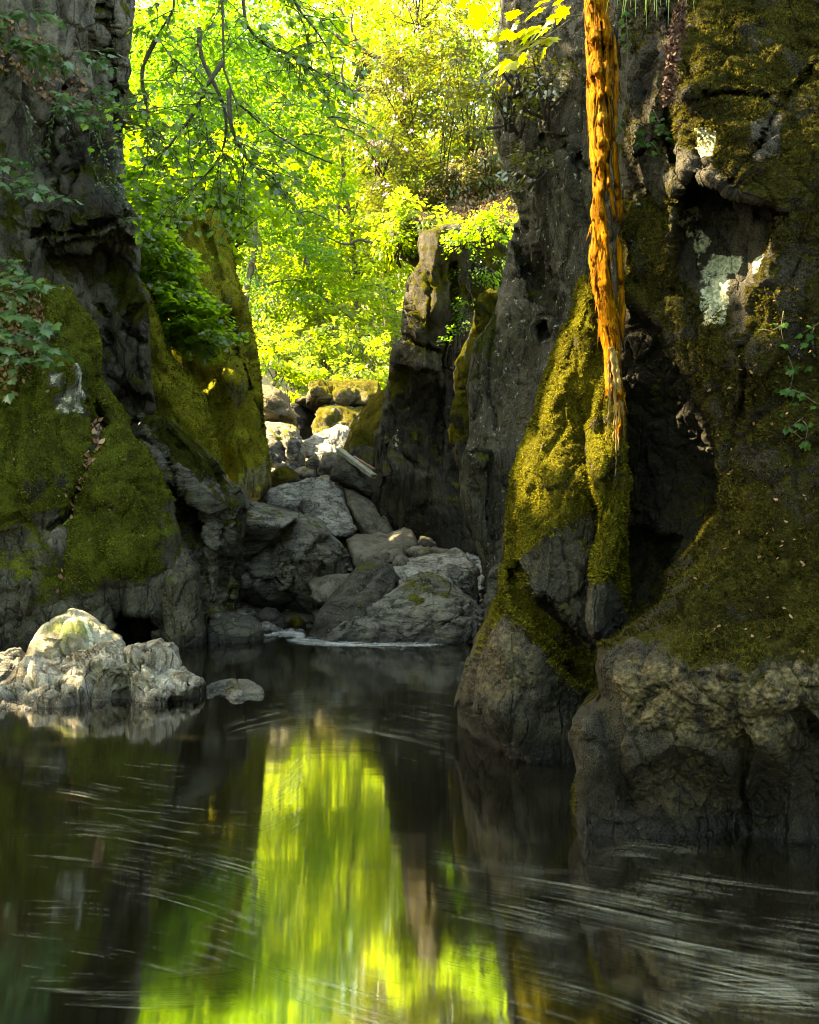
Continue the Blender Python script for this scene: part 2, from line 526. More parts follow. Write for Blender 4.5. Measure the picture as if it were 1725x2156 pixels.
M['near_moss'] = rock_mat('near_moss', (.017, .0135, .007), (.038, .031, .018), (.006, .005, .003), ((.018, .0155, .006), (.042, .039, .010), (.095, .088, .017)), fine=1.5)
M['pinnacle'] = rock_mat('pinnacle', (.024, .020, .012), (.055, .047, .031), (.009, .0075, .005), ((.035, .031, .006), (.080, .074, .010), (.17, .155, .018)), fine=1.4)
M['boulder'] = rock_mat('boulder', (.12, .122, .106), (.26, .262, .23), (.045, .045, .039), ((.05, .05, .012), (.11, .11, .02), (.16, .16, .03)), streak=(.6, 1, 2.2), rotz=-.5, speck=.35)
M['boulder_dark'] = rock_mat('boulder_dark', (.045, .045, .037), (.095, .094, .078), (.020, .020, .017), ((.04, .04, .012), (.08, .08, .018), (.12, .12, .02)), streak=(.7, 1, 1.8), rotz=-.7, speck=.45)
M['pale'] = rock_mat('pale', (.50, .455, .35), (.72, .68, .57), (.24, .19, .125), ((.15, .15, .05), (.22, .23, .10), (.3, .3, .15)), fine=1.2, bump=1.2)
M['pale_smooth'] = rock_mat('pale_smooth', (.36, .345, .25), (.52, .50, .38), (.22, .20, .135), ((.14, .15, .05), (.2, .22, .09), (.3, .31, .15)), fine=.9, bump=.5)
M['light'] = rock_mat('light', (.26, .26, .235), (.46, .46, .42), (.08, .08, .07), ((.09, .09, .02), (.16, .16, .03), (.2, .2, .05)), streak=(.8, 1, 2.4), rotz=-.2)
M['smooth_brown'] = rock_mat('smooth_brown', (.09, .08, .062), (.16, .145, .115), (.05, .045, .035), bump=.35)
M['gold'] = rock_mat('gold', (.14, .12, .07), (.22, .19, .11), (.05, .042, .025), ((.05, .046, .010), (.11, .10, .016), (.19, .17, .03)), streak=(.5, 1, 2.2))
M['moss_near'] = leaf_mat('moss_near', (.010, .0085, .003), (.110, .098, .019), (.012, .011, .003), (.15, .135, .02), .3, 0.0)
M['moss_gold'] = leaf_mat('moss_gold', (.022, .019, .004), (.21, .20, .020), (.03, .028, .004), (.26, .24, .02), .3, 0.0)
M['moss_left'] = leaf_mat('moss_left', (.034, .038, .008), (.21, .25, .030), (.05, .055, .006), (.18, .21, .018), .3, 0.0)

# ------------------------------------------------------------------ ground and water
def grid_sheet(name, xs, ys, zf, mat, kind="structure", **kw):
    X, Y = np.meshgrid(xs, ys)
    V = np.stack([X.ravel(), Y.ravel(), zf(X.ravel(), Y.ravel())], 1)
    n = len(xs); idx = np.arange(len(V)).reshape(len(ys), n)
    F = np.stack([idx[:-1, :-1], idx[:-1, 1:], idx[1:, 1:], idx[1:, :-1]], -1).reshape(-1, 4)
    return tag(mesh_obj(name, V, F, mat, None, True), kind=kind, **kw)

BEDY = np.array([-20, 2, 11, 13, 14.5, 16, 18, 20, 22.5, 25, 28, 33, 40, 60, 80, 110, 150, 400.])
BEDZ = np.array([-1.2, -1.2, -.9, -.5, -.12, .1, .5, .9, 1.7, 2.4, 3.2, 4.3, 6.0, 12, 20, 42, 60, 90.])
def bed(x, y):
    z = np.interp(y, BEDY, BEDZ)
    side = np.clip(np.abs(x + .5) - 3.5, 0, 60)
    z = z + np.where(y > 24, np.minimum(side * .75 * np.clip((y - 24) / 10, 0, 1), 18), 0)
    z = z + np.where(y <= 24, 1.3 * (np.clip(-9 - x, 0, 6) + np.clip(x - 7, 0, 6)), 0)     # banks beside the pool
    return z + .25 * perlin(np.stack([x * .5, y * .5, x * 0], 1), 5)
M['bed'] = simple_mat('bed', (.05, .05, .03), (.09, .085, .05), 3, .9, .8)
gx = np.concatenate([[-400, -120, -60], np.arange(-30, 30.1, .8), [60, 120, 400]])
gy = np.concatenate([[-20, -5], np.arange(2, 70, .7), [75, 80, 90, 100, 110, 125, 150, 220, 400]])
grid_sheet("ground", gx, gy, bed, M['bed'])

b = NT('water')
pos = b.n("ShaderNodeNewGeometry").outputs["Position"]
mp = b.n("ShaderNodeMapping", i_0=pos); mp.inputs["Scale"].default_value = (.55, 1.6, 1)
w1 = b.noise(mp.outputs[0], 2.2, 2, .5)
bu = b.n("ShaderNodeBump"); bu.inputs["Strength"].default_value = .020; bu.inputs["Distance"].default_value = .05
b.set(bu.inputs["Height"], w1)
pr = b.n("ShaderNodeBsdfPrincipled", i_Roughness=.052, i_Normal=bu.outputs[0], i_Anisotropic=.9)
tg_ = b.n("ShaderNodeCombineXYZ"); tg_.inputs[1].default_value = 1.0      # the slow surge smears reflections along the pool
b.set(pr.inputs["Tangent"], tg_.outputs[0])
b.set(pr.inputs["Base Color"], (.005, .0048, .0025)); pr.inputs["IOR"].default_value = 4.4; pr.inputs["Specular IOR Level"].default_value = .62
M['water'] = b.out(pr)
grid_sheet("water", np.linspace(-14, 14, 30), np.linspace(-12, 15.5, 30), lambda x, y: x * 0, M['water'])

# ------------------------------------------------------------------ rocks
LN = np.array
def ramp_v(a, v0, bb, v1):
    return lambda U: a + (bb - a) * np.clip((U[:, 1] - v0) / (v1 - v0), 0, 1)

# --- right foreground cliff
cave = [(1318, 640), (1350, 648), (1385, 690), (1404, 731), (1439, 777), (1473, 817), (1485, 875), (1508, 944), (1519, 1030), (1485, 1105), (1450, 1169),
        (1398, 1215), (1387, 1272), (1346, 1307), (1300, 1338), (1230, 1345), (1200, 1215), (1230, 1013), (1225, 840), (1250, 700)]
ledge = [(1435, 390), (1457, 372), (1525, 398), (1560, 419), (1603, 427), (1655, 448), (1632, 489), (1614, 534), (1578, 575), (1563, 621), (1572, 700), (1520, 730), (1440, 640), (1424, 489), (1430, 430)]
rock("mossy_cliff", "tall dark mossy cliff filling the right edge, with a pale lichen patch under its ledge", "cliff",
     [(1290, -500), (1305, 0), (1302, 130), (1308, 230), (1305, 330), (1315, 400), (1305, 520), (1300, 640), (1285, 760), (1290, 1000), (1270, 1180), (1262, 1300), (1265, 1342), (1254, 1370),
      (1251, 1405), (1263, 1468), (1243, 1480), (1208, 1503), (1197, 1543), (1208, 1589), (1211, 1647), (1202, 1728), (1202, 1830), (2300, 1900), (2300, -500)],
     [(1230, 1740, 4.87), (1450, 1740, 4.80), (1725, 1770, 4.74), (1950, 1800, 4.5), (1222, 1540, 5.0), (1275, 1470, 5.05), (1300, 1430, 4.95), (1450, 1400, 4.72), (1600, 1450, 4.62), (1725, 1450, 4.6),
      (1330, 1560, 4.82), (1450, 1600, 4.88), (1580, 1690, 5.06), (1600, 1560, 4.72), (1700, 1600, 4.78), (1290, 1640, 4.9), (1380, 1690, 4.78), (1650, 1740, 4.82),
      (1270, 1370, 5.25), (1340, 1340, 5.2), (1400, 1310, 5.12), (1600, 1300, 4.95), (1725, 1250, 4.9), (1440, 1220, 5.35), (1500, 1130, 5.55), (1600, 1100, 5.25), (1725, 1050, 5.2),
      (1530, 1030, 5.65), (1510, 880, 5.75), (1480, 790, 5.9), (1580, 760, 5.45), (1725, 800, 5.4), (1330, 600, 6.35), (1400, 560, 6.0), (1500, 560, 5.95), (1600, 600, 5.5), (1725, 600, 5.5),
      (1335, 400, 6.5), (1380, 400, 6.2), (1440, 370, 5.9), (1550, 370, 5.5), (1700, 400, 5.45), (1340, 200, 6.6), (1395, 200, 6.3), (1440, 200, 5.8), (1560, 200, 5.7), (1700, 150, 5.9),
      (1340, 0, 6.9), (1420, 0, 6.4), (1500, 0, 6.2), (1725, 0, 6.3), (1500, -400, 7.6), (2200, 400, 4.6), (2200, 1500, 4.0), (1310, 900, 6.4), (1300, 1200, 6.4)],
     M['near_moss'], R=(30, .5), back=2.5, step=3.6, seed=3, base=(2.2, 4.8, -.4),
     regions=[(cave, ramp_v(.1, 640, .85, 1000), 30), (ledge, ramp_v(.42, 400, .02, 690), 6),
              ([(1330, 1120), (1420, 1130), (1400, 1215), (1385, 1272), (1346, 1300), (1290, 1320)], .35, 30)],
     cracks=[([(1400, -20), (1420, 120), (1400, 250), (1410, 300), (1432, 375)], 6, .22), ([(1420, 110), (1437, 125), (1482, 200), (1527, 192), (1612, 202)], 3.5, .10),
             ([(1725, 130), (1662, 195), (1607, 285), (1582, 330), (1527, 398)], 4, .14), ([(1612, 202), (1662, 195)], 3, .08), ([(1310, 395), (1345, 400), (1375, 440)], 5, .15),
             ([(1340, 330), (1390, 290), (1410, 300)], 4, .1), ([(1575, 1560), (1560, 1650), (1590, 1790)], 7, .12), ([(1560, 730), (1572, 820), (1540, 950), (1525, 1020)], 6, .10),
             ([(1680, 1500), (1725, 1560)], 9, .12), ([(1262, 1470), (1285, 1560), (1310, 1640), (1325, 1700)], 13, .10), ([(1330, 1620), (1420, 1575), (1500, 1590), (1560, 1660), (1578, 1760)], 24, -.09), ([(1350, 1690), (1430, 1640), (1520, 1680), (1545, 1770)], 16, .05), ([(1600, 1560), (1660, 1620), (1680, 1760)], 22, -.06)],
     calm=[([(1180, 1480), (1300, 1580), (1560, 1610), (1760, 1560), (2300, 1560), (2300, 1900), (1180, 1900)], 40, .65)],
     disp=[('fbm', .9, .055), ('facet', .42, .05, (1, 1, .8)), ('facet', .2, .035, (1, 1, .8)), ('facet', .08, .012), ('fbm', .05, .010), ('fbm', .022, .007)],
     paint=[('moss', None, 0, .62), ('moss', [(1300, -400), (1420, -400), (1425, 120), (1400, 250), (1440, 370), (1390, 420), (1300, 420)], 15, .33),
            ('moss', [(1580, 255), (1650, 240), (1640, 330), (1590, 335)], 8, .0), ('moss', ledge, 8, .05), ('moss', [(1424, 560), (1500, 620), (1560, 640), (1540, 760), (1440, 760)], 20, .62),
            ('moss', [(1435, 370), (1420, 300), (1470, 330), (1560, 400), (1650, 440), (1560, 415)], 8, .1),
            ('moss', cave, 12, .30), ('dark', cave, 14, .62), ('dark', [(1457, 372), (1655, 448), (1632, 489), (1600, 470), (1440, 410)], 10, .9),  # dark paints shade into the hollow and under the ledge
            ('moss', [(1200, 1330), (1300, 1300), (1400, 1260), (1520, 1320), (1620, 1260), (1760, 1300), (2300, 1300), (2300, 1900), (1200, 1900)], 90, .46), ('moss', [(1200, 1400), (1250, 1390), (1300, 1350), (1350, 1400), (1410, 1345), (1470, 1420), (1530, 1360), (1590, 1430), (1650, 1370), (1710, 1440), (1780, 1380), (2300, 1420), (2300, 1900), (1200, 1900)], 75, .0),
            ('tan', [(1330, 1400), (1430, 1390), (1560, 1405), (1740, 1390), (1740, 1490), (1640, 1540), (1560, 1600), (1470, 1560), (1330, 1520), (1290, 1440)], 22, .95),
            ('tan', [(1380, 1600), (1480, 1580), (1540, 1640), (1520, 1720), (1400, 1720), (1350, 1670)], 26, .75), ('tan', [(1600, 1560), (1660, 1540), (1680, 1620), (1620, 1640)], 20, .6),
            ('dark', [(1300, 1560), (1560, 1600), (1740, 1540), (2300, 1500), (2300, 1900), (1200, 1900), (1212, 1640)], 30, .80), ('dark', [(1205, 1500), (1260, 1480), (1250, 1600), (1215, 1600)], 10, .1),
            ('lichen', [(1440, 470), (1480, 480), (1500, 540), (1560, 540), (1545, 580), (1530, 690), (1480, 690), (1455, 640), (1470, 560)], 12, .92), ('lichen', [(1465, 595), (1525, 590), (1535, 685), (1475, 690)], 10, 1.25), ('lichen', [(1490, 535), (1560, 535), (1545, 575), (1495, 570)], 8, 1.15),
            ('lichen', [(1460, 270), (1500, 270), (1490, 325), (1462, 330)], 5, 1.2), ('lichen', [(1580, 545), (1612, 530), (1600, 560), (1580, 580)], 6, .9),
            ('lichen', [(1425, 430), (1480, 430), (1470, 500), (1430, 500)], 12, .85), ('lichen', [(1340, 420), (1358, 420), (1350, 490), (1340, 480)], 6, .9), ('lichen', [(1205, 1500), (1250, 1485), (1245, 1560), (1215, 1580)], 8, .5)],
     moss=(100000, .019, M['moss_near'], .52))

# --- fin between the pinnacle and the hollow
rock("rock_fin", "narrow mossy rock fin below the dead trunk, at the left rim of the dark hollow", "rock",
     [(1272, 790), (1257, 811), (1248, 875), (1231, 898), (1234, 955), (1243, 1007), (1262, 1070), (1258, 1128), (1240, 1192), (1234, 1243), (1231, 1307), (1245, 1347), (1275, 1358), (1300, 1345), (1330, 1310), (1310, 1260), (1289, 1215), (1306, 1146), (1323, 1088), (1330, 1013), (1316, 927), (1313, 828), (1300, 780)],
     [(1285, 790, 6.45), (1300, 880, 6.3), (1255, 920, 6.45), (1285, 960, 6.25), (1315, 1000, 6.3), (1280, 1080, 6.2), (1300, 1120, 6.25), (1262, 1180, 6.15), (1255, 1260, 6.05), (1252, 1330, 5.9), (1300, 1320, 6.3), (1280, 1240, 6.1)],
     M['pinnacle'], R=(22, .28), back=1.2, step=3.4, seed=8, base=P(1265, 1350, 6.2),
     cracks=[([(1275, 800), (1268, 900), (1285, 1000), (1272, 1100)], 4, .08)],
     disp=[('facet', .22, .05, (1.3, 1, .4)), ('fbm', .1, .02), ('fbm', .035, .010)],
     paint=[('moss', None, 0, .72), ('moss', [(1225, 1230), (1290, 1220), (1340, 1310), (1270, 1370), (1225, 1330)], 15, .15), ('lichen', [(1275, 800), (1290, 800), (1285, 1010), (1275, 1010)], 6, .5), ('tan', [(1235, 890), (1260, 890), (1260, 960), (1235, 950)], 6, .8)],
     moss=(9000, .020, M['moss_gold'], .5))

# --- mossy pinnacle right of the pool
rock("rock_pinnacle", "pointed mossy rock with a sunlit left edge rising from the pool beside the dead trunk", "rock",
     [(1236, 575), (1220, 580), (1202, 667), (1179, 702), (1162, 742), (1145, 800), (1127, 852), (1110, 909), (1087, 955), (1075, 990), (1065, 1059), (1064, 1128), (1063, 1186), (1055, 1238), (1035, 1295), (1006, 1341), (983, 1388), (969, 1451), (966, 1486), (983, 1532), (1003, 1578), (1006, 1604), (1010, 1680), (1300, 1680), (1330, 1300), (1310, 900), (1290, 700), (1262, 590)],
     [(1236, 590, 7.25), (1180, 720, 7.1), (1250, 720, 6.95), (1120, 880, 7.1), (1190, 850, 6.8), (1090, 980, 7.0), (1160, 1000, 6.6), (1075, 1120, 6.9), (1150, 1130, 6.5), (1230, 1150, 6.55), (1110, 1225, 6.5), (1000, 1400, 6.6), (1050, 1380, 6.25), (1130, 1420, 6.2), (980, 1480, 6.6),
      (1030, 1490, 6.2), (1060, 1520, 6.15), (1140, 1500, 6.3), (1030, 1590, 6.6), (1100, 1600, 6.35), (1200, 1620, 6.35), (1290, 900, 6.9), (1290, 1400, 6.6)],
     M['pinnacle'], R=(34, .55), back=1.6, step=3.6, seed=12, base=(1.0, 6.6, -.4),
     regions=[([(1066, 1200), (1087, 1185), (1104, 1235), (1127, 1264), (1162, 1275), (1185, 1310), (1231, 1362), (1240, 1430), (1220, 1440), (1191, 1405), (1122, 1324), (1080, 1270)], .32, 9),
              ([(960, 1470), (990, 1490), (1010, 1540), (1060, 1590), (1060, 1700), (960, 1700)], .22, 16)],
     cracks=[([(1230, 600), (1225, 700), (1200, 760)], 4, .06), ([(1190, 1400), (1215, 1440), (1240, 1480)], 5, .08)],
     calm=[([(1040, 1290), (1120, 1340), (1240, 1470), (1300, 1700), (950, 1700), (955, 1400)], 24, .65)],
     disp=[('facet', .5, .06, (1.2, 1, .6)), ('facet', .22, .04, (1.1, 1, .7)), ('facet', .09, .014), ('fbm', .07, .012), ('fbm', .028, .007)],
     paint=[('moss', None, 0, .78), ('moss', [(1090, 1170), (1160, 1120), (1250, 1090), (1260, 1380), (1190, 1310), (1120, 1260)], 16, .22),
            ('moss', [(1055, 1290), (1100, 1330), (1180, 1420), (1260, 1480), (1260, 1700), (950, 1700), (960, 1400), (1010, 1330)], 26, .05), ('tan', [(1000, 1340), (1060, 1300), (1130, 1370), (1150, 1450), (1040, 1470), (990, 1430)], 22, .55),
            ('dark', [(1066, 1190), (1100, 1230), (1190, 1300), (1240, 1420), (1190, 1410), (1110, 1320)], 10, .85), ('dark', [(960, 1540), (1060, 1560), (1260, 1530), (1260, 1700), (960, 1700)], 24, .75), ('dark', [(960, 1470), (985, 1490), (1005, 1545), (1050, 1600), (960, 1640)], 8, 1.),  # first and last dark patches paint shade under the overhangs
            ('lichen', [(1130, 1170), (1180, 1140), (1200, 1180), (1150, 1220)], 12, .42)],
     moss=(36000, .021, M['moss_gold'], .5))

# --- big dark wall behind the pinnacle
rock("dark_rock_wall", "dark bulging rock wall with pale flecks behind the dead trunk and the mossy pinnacle", "cliff",
     [(1062, -500), (1055, 20), (1050, 100), (1043, 180), (1040, 250), (1045, 300), (1060, 350), (1075, 390), (1090, 430), (1093, 456), (1077, 477), (1073, 508), (1065, 556), (1060, 592), (1048, 619), (1042, 655), (1029, 684), (1009, 703), (996, 717), (990, 760), (983, 796), (981, 832), (983, 868), (988, 920),
      (972, 960), (971, 1006), (967, 1044), (980, 1090), (996, 1139), (1011, 1177), (1018, 1220), (1030, 1350), (1200, 1350), (1330, 1000), (1400, 300), (1400, -500)],
     [(1060, -400, 15), (1300, -400, 12), (1060, 100, 13.5), (1130, 60, 12.3), (1230, 100, 11.2), (1050, 300, 13.6), (1110, 300, 12.4), (1060, 430, 13.6), (1150, 400, 12.1), (1240, 400, 11), (1070, 560, 13.6), (1120, 580, 13.2), (1160, 540, 12.3), (1230, 600, 11.4), (1050, 650, 13.4), (1120, 750, 12.9), (1200, 800, 11.8), (1000, 760, 13.9), (1040, 760, 13.2),
      (985, 860, 14), (1060, 900, 13.2), (980, 1000, 14.1), (1010, 980, 13.5), (1060, 1050, 13.3), (1020, 1190, 13.7), (1070, 1200, 13.2), (1200, 1200, 12)],
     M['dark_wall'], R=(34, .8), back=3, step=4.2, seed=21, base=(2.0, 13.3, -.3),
     regions=[([(1088, 440), (1110, 480), (1130, 540), (1165, 600), (1195, 650), (1185, 700), (1120, 610), (1090, 545), (1076, 500)], .5, 14), ([(1130, 690), (1150, 680), (1160, 710), (1135, 715)], .4, 8)],
     cracks=[([(1092, 380), (1122, 500), (1162, 575), (1192, 640)], 7, .25), ([(1140, 290), (1180, 300), (1235, 350)], 5, .2), ([(969, 966), (1005, 952), (1035, 958), (1045, 1010)], 5, .2), ([(1040, 960), (1030, 1060), (1045, 1150)], 5, .15), ([(985, 800), (1020, 790)], 4, .12), ([(1060, 350), (1062, 250), (1060, 100)], 10, .3), ([(1040, 700), (1030, 800), (1050, 900)], 5, .15)],
     disp=[('facet', .9, .13, (1.2, 1, .5), .35), ('facet', .3, .045, (1.4, 1, .5), .35), ('fbm', .2, .04, (1.6, 1, .5), .35), ('fbm', .06, .014)],
     paint=[('moss', None, 0, .18), ('moss', [(1100, 100), (1230, 80), (1240, 330), (1130, 280)], 30, .36), ('moss', [(1042, 640), (1050, 720), (1035, 760), (1000, 800), (975, 860), (985, 740), (1020, 690)], 14, .60), ('moss', [(960, 960), (1060, 930), (1060, 1200), (980, 1100)], 30, .28),
            ('tan', [(1060, 620), (1110, 640), (1120, 900), (1050, 900), (1050, 700)], 20, .32), ('dark', [(1088, 440), (1110, 480), (1165, 600), (1200, 660), (1190, 760), (1120, 640), (1076, 520), (1060, 600), (1060, 480)], 10, .8),  # dark band paints the shadow below the bulge
            ('lichen', [(1020, 790), (1040, 780), (1045, 880), (1025, 860)], 12, .5), ('lichen', [(1120, 300), (1240, 330), (1240, 420), (1150, 400)], 25, .38), ('lichen', [(980, 950), (1020, 950), (1000, 1000)], 10, .6)])

# --- mossy strip of rock beside it
rock("mossy_rock_strip", "slender upright rock with golden mossy rim between dark pillar and dark wall", "rock",
     [(1004, 625), (1000, 640), (990, 700), (971, 736), (961, 777), (959, 796), (958, 837), (952, 856), (949, 895), (946, 926), (954, 949), (965, 985), (975, 1080), (1000, 1150), (1060, 1100), (1080, 800), (1070, 620), (1030, 605)],
     [(1010, 640, 16.6), (980, 740, 16.7), (1010, 760, 16.0), (965, 800, 16.7), (990, 830, 16), (950, 910, 16.7), (985, 910, 16), (1000, 1050, 16.4), (1050, 800, 16)],
     M['pillar'], R=(18, .55), back=2, step=4.2, seed=25, base=P(1000, 1150, 17), cracks=[([(955, 796), (990, 796)], 3, .2)],
     disp=[('facet', .5, .12, (1.2, 1, .6)), ('facet', .2, .05), ('fbm', .1, .04)], paint=[('moss', None, 0, .7), ('moss', [(960, 950), (1060, 950), (1060, 1200), (960, 1200)], 20, .2)])

# --- tall pillar
rock("rock_pillar", "tall dark flat-topped rock pillar standing over the boulders right of the bright gap", "rock",
     [(873, 485), (884, 492), (878, 528), (881, 554), (873, 564), (859, 583), (853, 612), (849, 636), (846, 664), (845, 708), (828, 724), (822, 748), (823, 768), (819, 789), (817, 816), (814, 845), (802, 873), (797, 890), (789, 907), (786, 950), (785, 995), (783, 1033), (787, 1074), (802, 1101), (829, 1120), (860, 1150), (960, 1170), (1030, 1180), (1080, 1100), (1080, 480), (1000, 468), (940, 472)],
     [(880, 500, 20), (925, 500, 19.4), (950, 520, 19.3), (985, 520, 19.5), (1050, 520, 19.8), (850, 650, 20.1), (900, 650, 19.3), (950, 650, 19.4), (985, 650, 19.9), (1050, 650, 20.1), (830, 800, 20.2), (880, 800, 19.3), (930, 800, 19.4), (950, 800, 20.5), (790, 1000, 20.0), (805, 1000, 19.3), (840, 1000, 19.2), (900, 1000, 19.4), (940, 1000, 20.4), (830, 1110, 19.4), (950, 1130, 19.7), (800, 900, 20.1)],
     M['pillar'], R=(14, .6), back=3, step=4.0, seed=31, base=P(900, 1160, 20),
     regions=[([(823, 770), (850, 777), (900, 777), (925, 792), (930, 960), (900, 1000), (830, 960), (812, 880)], .35, 8)],
     cracks=[([(845, 708), (875, 722), (930, 745)], 4, .3), ([(955, 560), (953, 660), (935, 760), (930, 900)], 4, .35), ([(810, 870), (806, 960), (803, 1060), (815, 1100)], 5, .25), ([(905, 780), (900, 700), (905, 600)], 4, .15), ([(850, 960), (900, 1010), (890, 1080)], 5, .2)],
     disp=[('facet', .9, .12, (1.3, 1, .5)), ('facet', .3, .05, (1.4, 1, .8)), ('fbm', .2, .04, (1.6, 1, .5)), ('strata', .09, .03, (1, 1, 1), .5)],
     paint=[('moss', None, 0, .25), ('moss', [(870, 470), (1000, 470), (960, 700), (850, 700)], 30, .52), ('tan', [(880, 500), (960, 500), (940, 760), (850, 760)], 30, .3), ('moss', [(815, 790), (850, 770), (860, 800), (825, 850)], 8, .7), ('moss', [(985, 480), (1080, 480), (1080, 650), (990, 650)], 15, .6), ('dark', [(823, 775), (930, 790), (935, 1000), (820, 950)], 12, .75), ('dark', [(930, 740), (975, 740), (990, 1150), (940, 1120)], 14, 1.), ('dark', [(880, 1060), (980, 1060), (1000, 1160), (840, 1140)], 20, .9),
            ('lichen', [(815, 900), (845, 905), (840, 950), (815, 935)], 8, .8), ('lichen', [(835, 1000), (860, 1005), (850, 1030)], 8, .6)])

rock("mossy_rock_slope", "steep mossy rock slope leaning against the left foot of the dark pillar", "rock",
     [(835, 720), (820, 760), (815, 816), (795, 825), (777, 840), (765, 862), (756, 881), (738, 906), (725, 939), (718, 960), (760, 1010), (830, 1010), (870, 850), (870, 720)],
     [(830, 780, 23.5), (780, 850, 23.6), (810, 860, 22.8), (740, 920, 23.3), (770, 920, 22.5), (730, 955, 23), (800, 990, 22.3)],
     M['gold'], R=(16, .7), back=3, step=4.2, seed=33, base=P(780, 1000, 24), disp=[('facet', .7, .1, (1.2, 1, .6), .5), ('fbm', .2, .05)], paint=[('moss', None, 0, .8)])
rock("rock_block", "grey upright block with a mossy top edge above the leaning wedge", "rock",
     [(737, 935), (744, 911), (760, 905), (775, 912), (790, 930), (800, 960), (798, 990), (760, 985), (733, 962)],
     [(750, 915, 22.2), (790, 940, 21.9), (740, 955, 21.8), (780, 980, 21.6)], M['pillar'], R=(9, .35), back=1.2, step=3.6, seed=34, disp=[('facet', .6, .06), ('fbm', .15, .03)], paint=[('moss', None, 0, .3), ('moss', [(730, 900), (800, 900), (800, 935), (740, 935)], 8, .8)])
rock("leaning_wedge", "dark wedge-shaped boulder leaning down to the left under the bleached plank", "boulder",
     [(716, 953), (727, 951), (760, 975), (800, 1003), (800, 1060), (770, 1046), (725, 1026), (698, 1005), (701, 985), (708, 968)],
     [(720, 957, 21.3), (790, 1000, 21), (703, 990, 20.9), (730, 990, 20.4), (770, 1020, 20.3), (720, 1018, 20.6)], M['boulder_dark'], R=(9, .4), back=1.3, step=3.4, seed=35, disp=[('facet', .7, .07, (1, 1, 1)), ('fbm', .12, .025)], paint=[('moss', None, 0, .1)])
rock("sloping_boulder", "smooth grey boulder tucked under the leaning wedge at the pillar's foot", "boulder",
     [(724, 1026), (745, 1030), (783, 1050), (815, 1070), (835, 1130), (800, 1135), (765, 1128), (745, 1098), (729, 1065)],
     [(735, 1035, 20.2), (780, 1060, 20.1), (750, 1070, 19.5), (770, 1110, 19.2), (820, 1120, 19.4)], M['smooth_brown'], R=(12, .4), back=1.3, step=3.6, seed=36, disp=[('facet', .8, .05), ('fbm', .2, .03)])

# --- left side
rock("dark_overhanging_cliff", "high dark overhanging cliff hung with shrubs at the upper left edge", "cliff",
     [(295, -500), (285, 0), (280, 65), (272, 150), (268, 210), (262, 280), (262, 350), (265, 415), (280, 430), (295, 460), (298, 500), (295, 580), (305, 610), (316, 636), (320, 667), (317, 725), (321, 767), (323, 821), (331, 859), (315, 885), (296, 890), (284, 930), (260, 1000), (100, 1000), (-350, 960), (-350, -500)],
     [(280, 0, 15.4), (240, 50, 14.9), (230, 120, 15.2), (180, 60, 14.4), (100, 100, 14.1), (0, 0, 13.8), (-300, 0, 12.5), (262, 300, 15.3), (200, 250, 14.6), (120, 330, 14.5), (60, 300, 14.2), (0, 300, 13.9), (-300, 400, 12.5), (285, 480, 15.2), (250, 470, 14.5), (180, 450, 14.2), (100, 490, 14.0), (0, 520, 13.6), (290, 600, 15.2), (250, 600, 15.0), (200, 560, 14.9), (150, 590, 14.6), (60, 600, 14), (305, 680, 15.1), (260, 660, 14.6), (310, 800, 14.9), (270, 800, 14.9), (230, 760, 15.0), (290, 870, 14.9), (200, 900, 15)],
     M['left_dark'], R=(24, .9), back=3.5, step=4.2, seed=41, base=(-6.5, 14.8, 2.5),
     regions=[([(110, 545), (180, 530), (262, 500), (292, 520), (285, 580), (255, 640), (230, 700), (180, 680), (150, 620)], .45, 28), ([(225, 790), (260, 800), (300, 830), (330, 850), (320, 880), (260, 860)], .5, 10), ([(240, 175), (262, 180), (262, 205), (242, 200)], .35, 6)],
     cracks=[([(225, -20), (235, 100), (242, 200), (250, 300)], 6, .45), ([(45, 505), (115, 478), (190, 485), (260, 455)], 5, .4), ([(130, 190), (100, 300), (130, 420)], 8, .3), ([(300, 640), (260, 690), (300, 720)], 6, .3), ([(215, 650), (240, 720), (235, 800)], 7, .35), ([(290, 700), (295, 800)], 5, .25), ([(140, 300), (160, 380), (130, 450)], 7, .35)],
     disp=[('facet', 1.1, .20, (1, 1, .55)), ('facet', .38, .10, (1, 1, .6)), ('fbm', .25, .06, (1.5, 1, .5)), ('fbm', .08, .02)],
     paint=[('moss', None, 0, .33), ('moss', [(-300, 600), (150, 600), (220, 300), (0, 200), (-300, 200)], 40, .4), ('moss', [(230, 540), (300, 600), (320, 660), (280, 680), (240, 600)], 14, .65), ('dark', [(110, 545), (292, 520), (320, 660), (325, 860), (215, 860), (200, 640)], 14, .45), ('dark', [(100, 300), (260, 280), (262, 480), (150, 520)], 30, .55), ('lichen', [(235, 0), (283, 0), (275, 180), (245, 170)], 10, .42)])

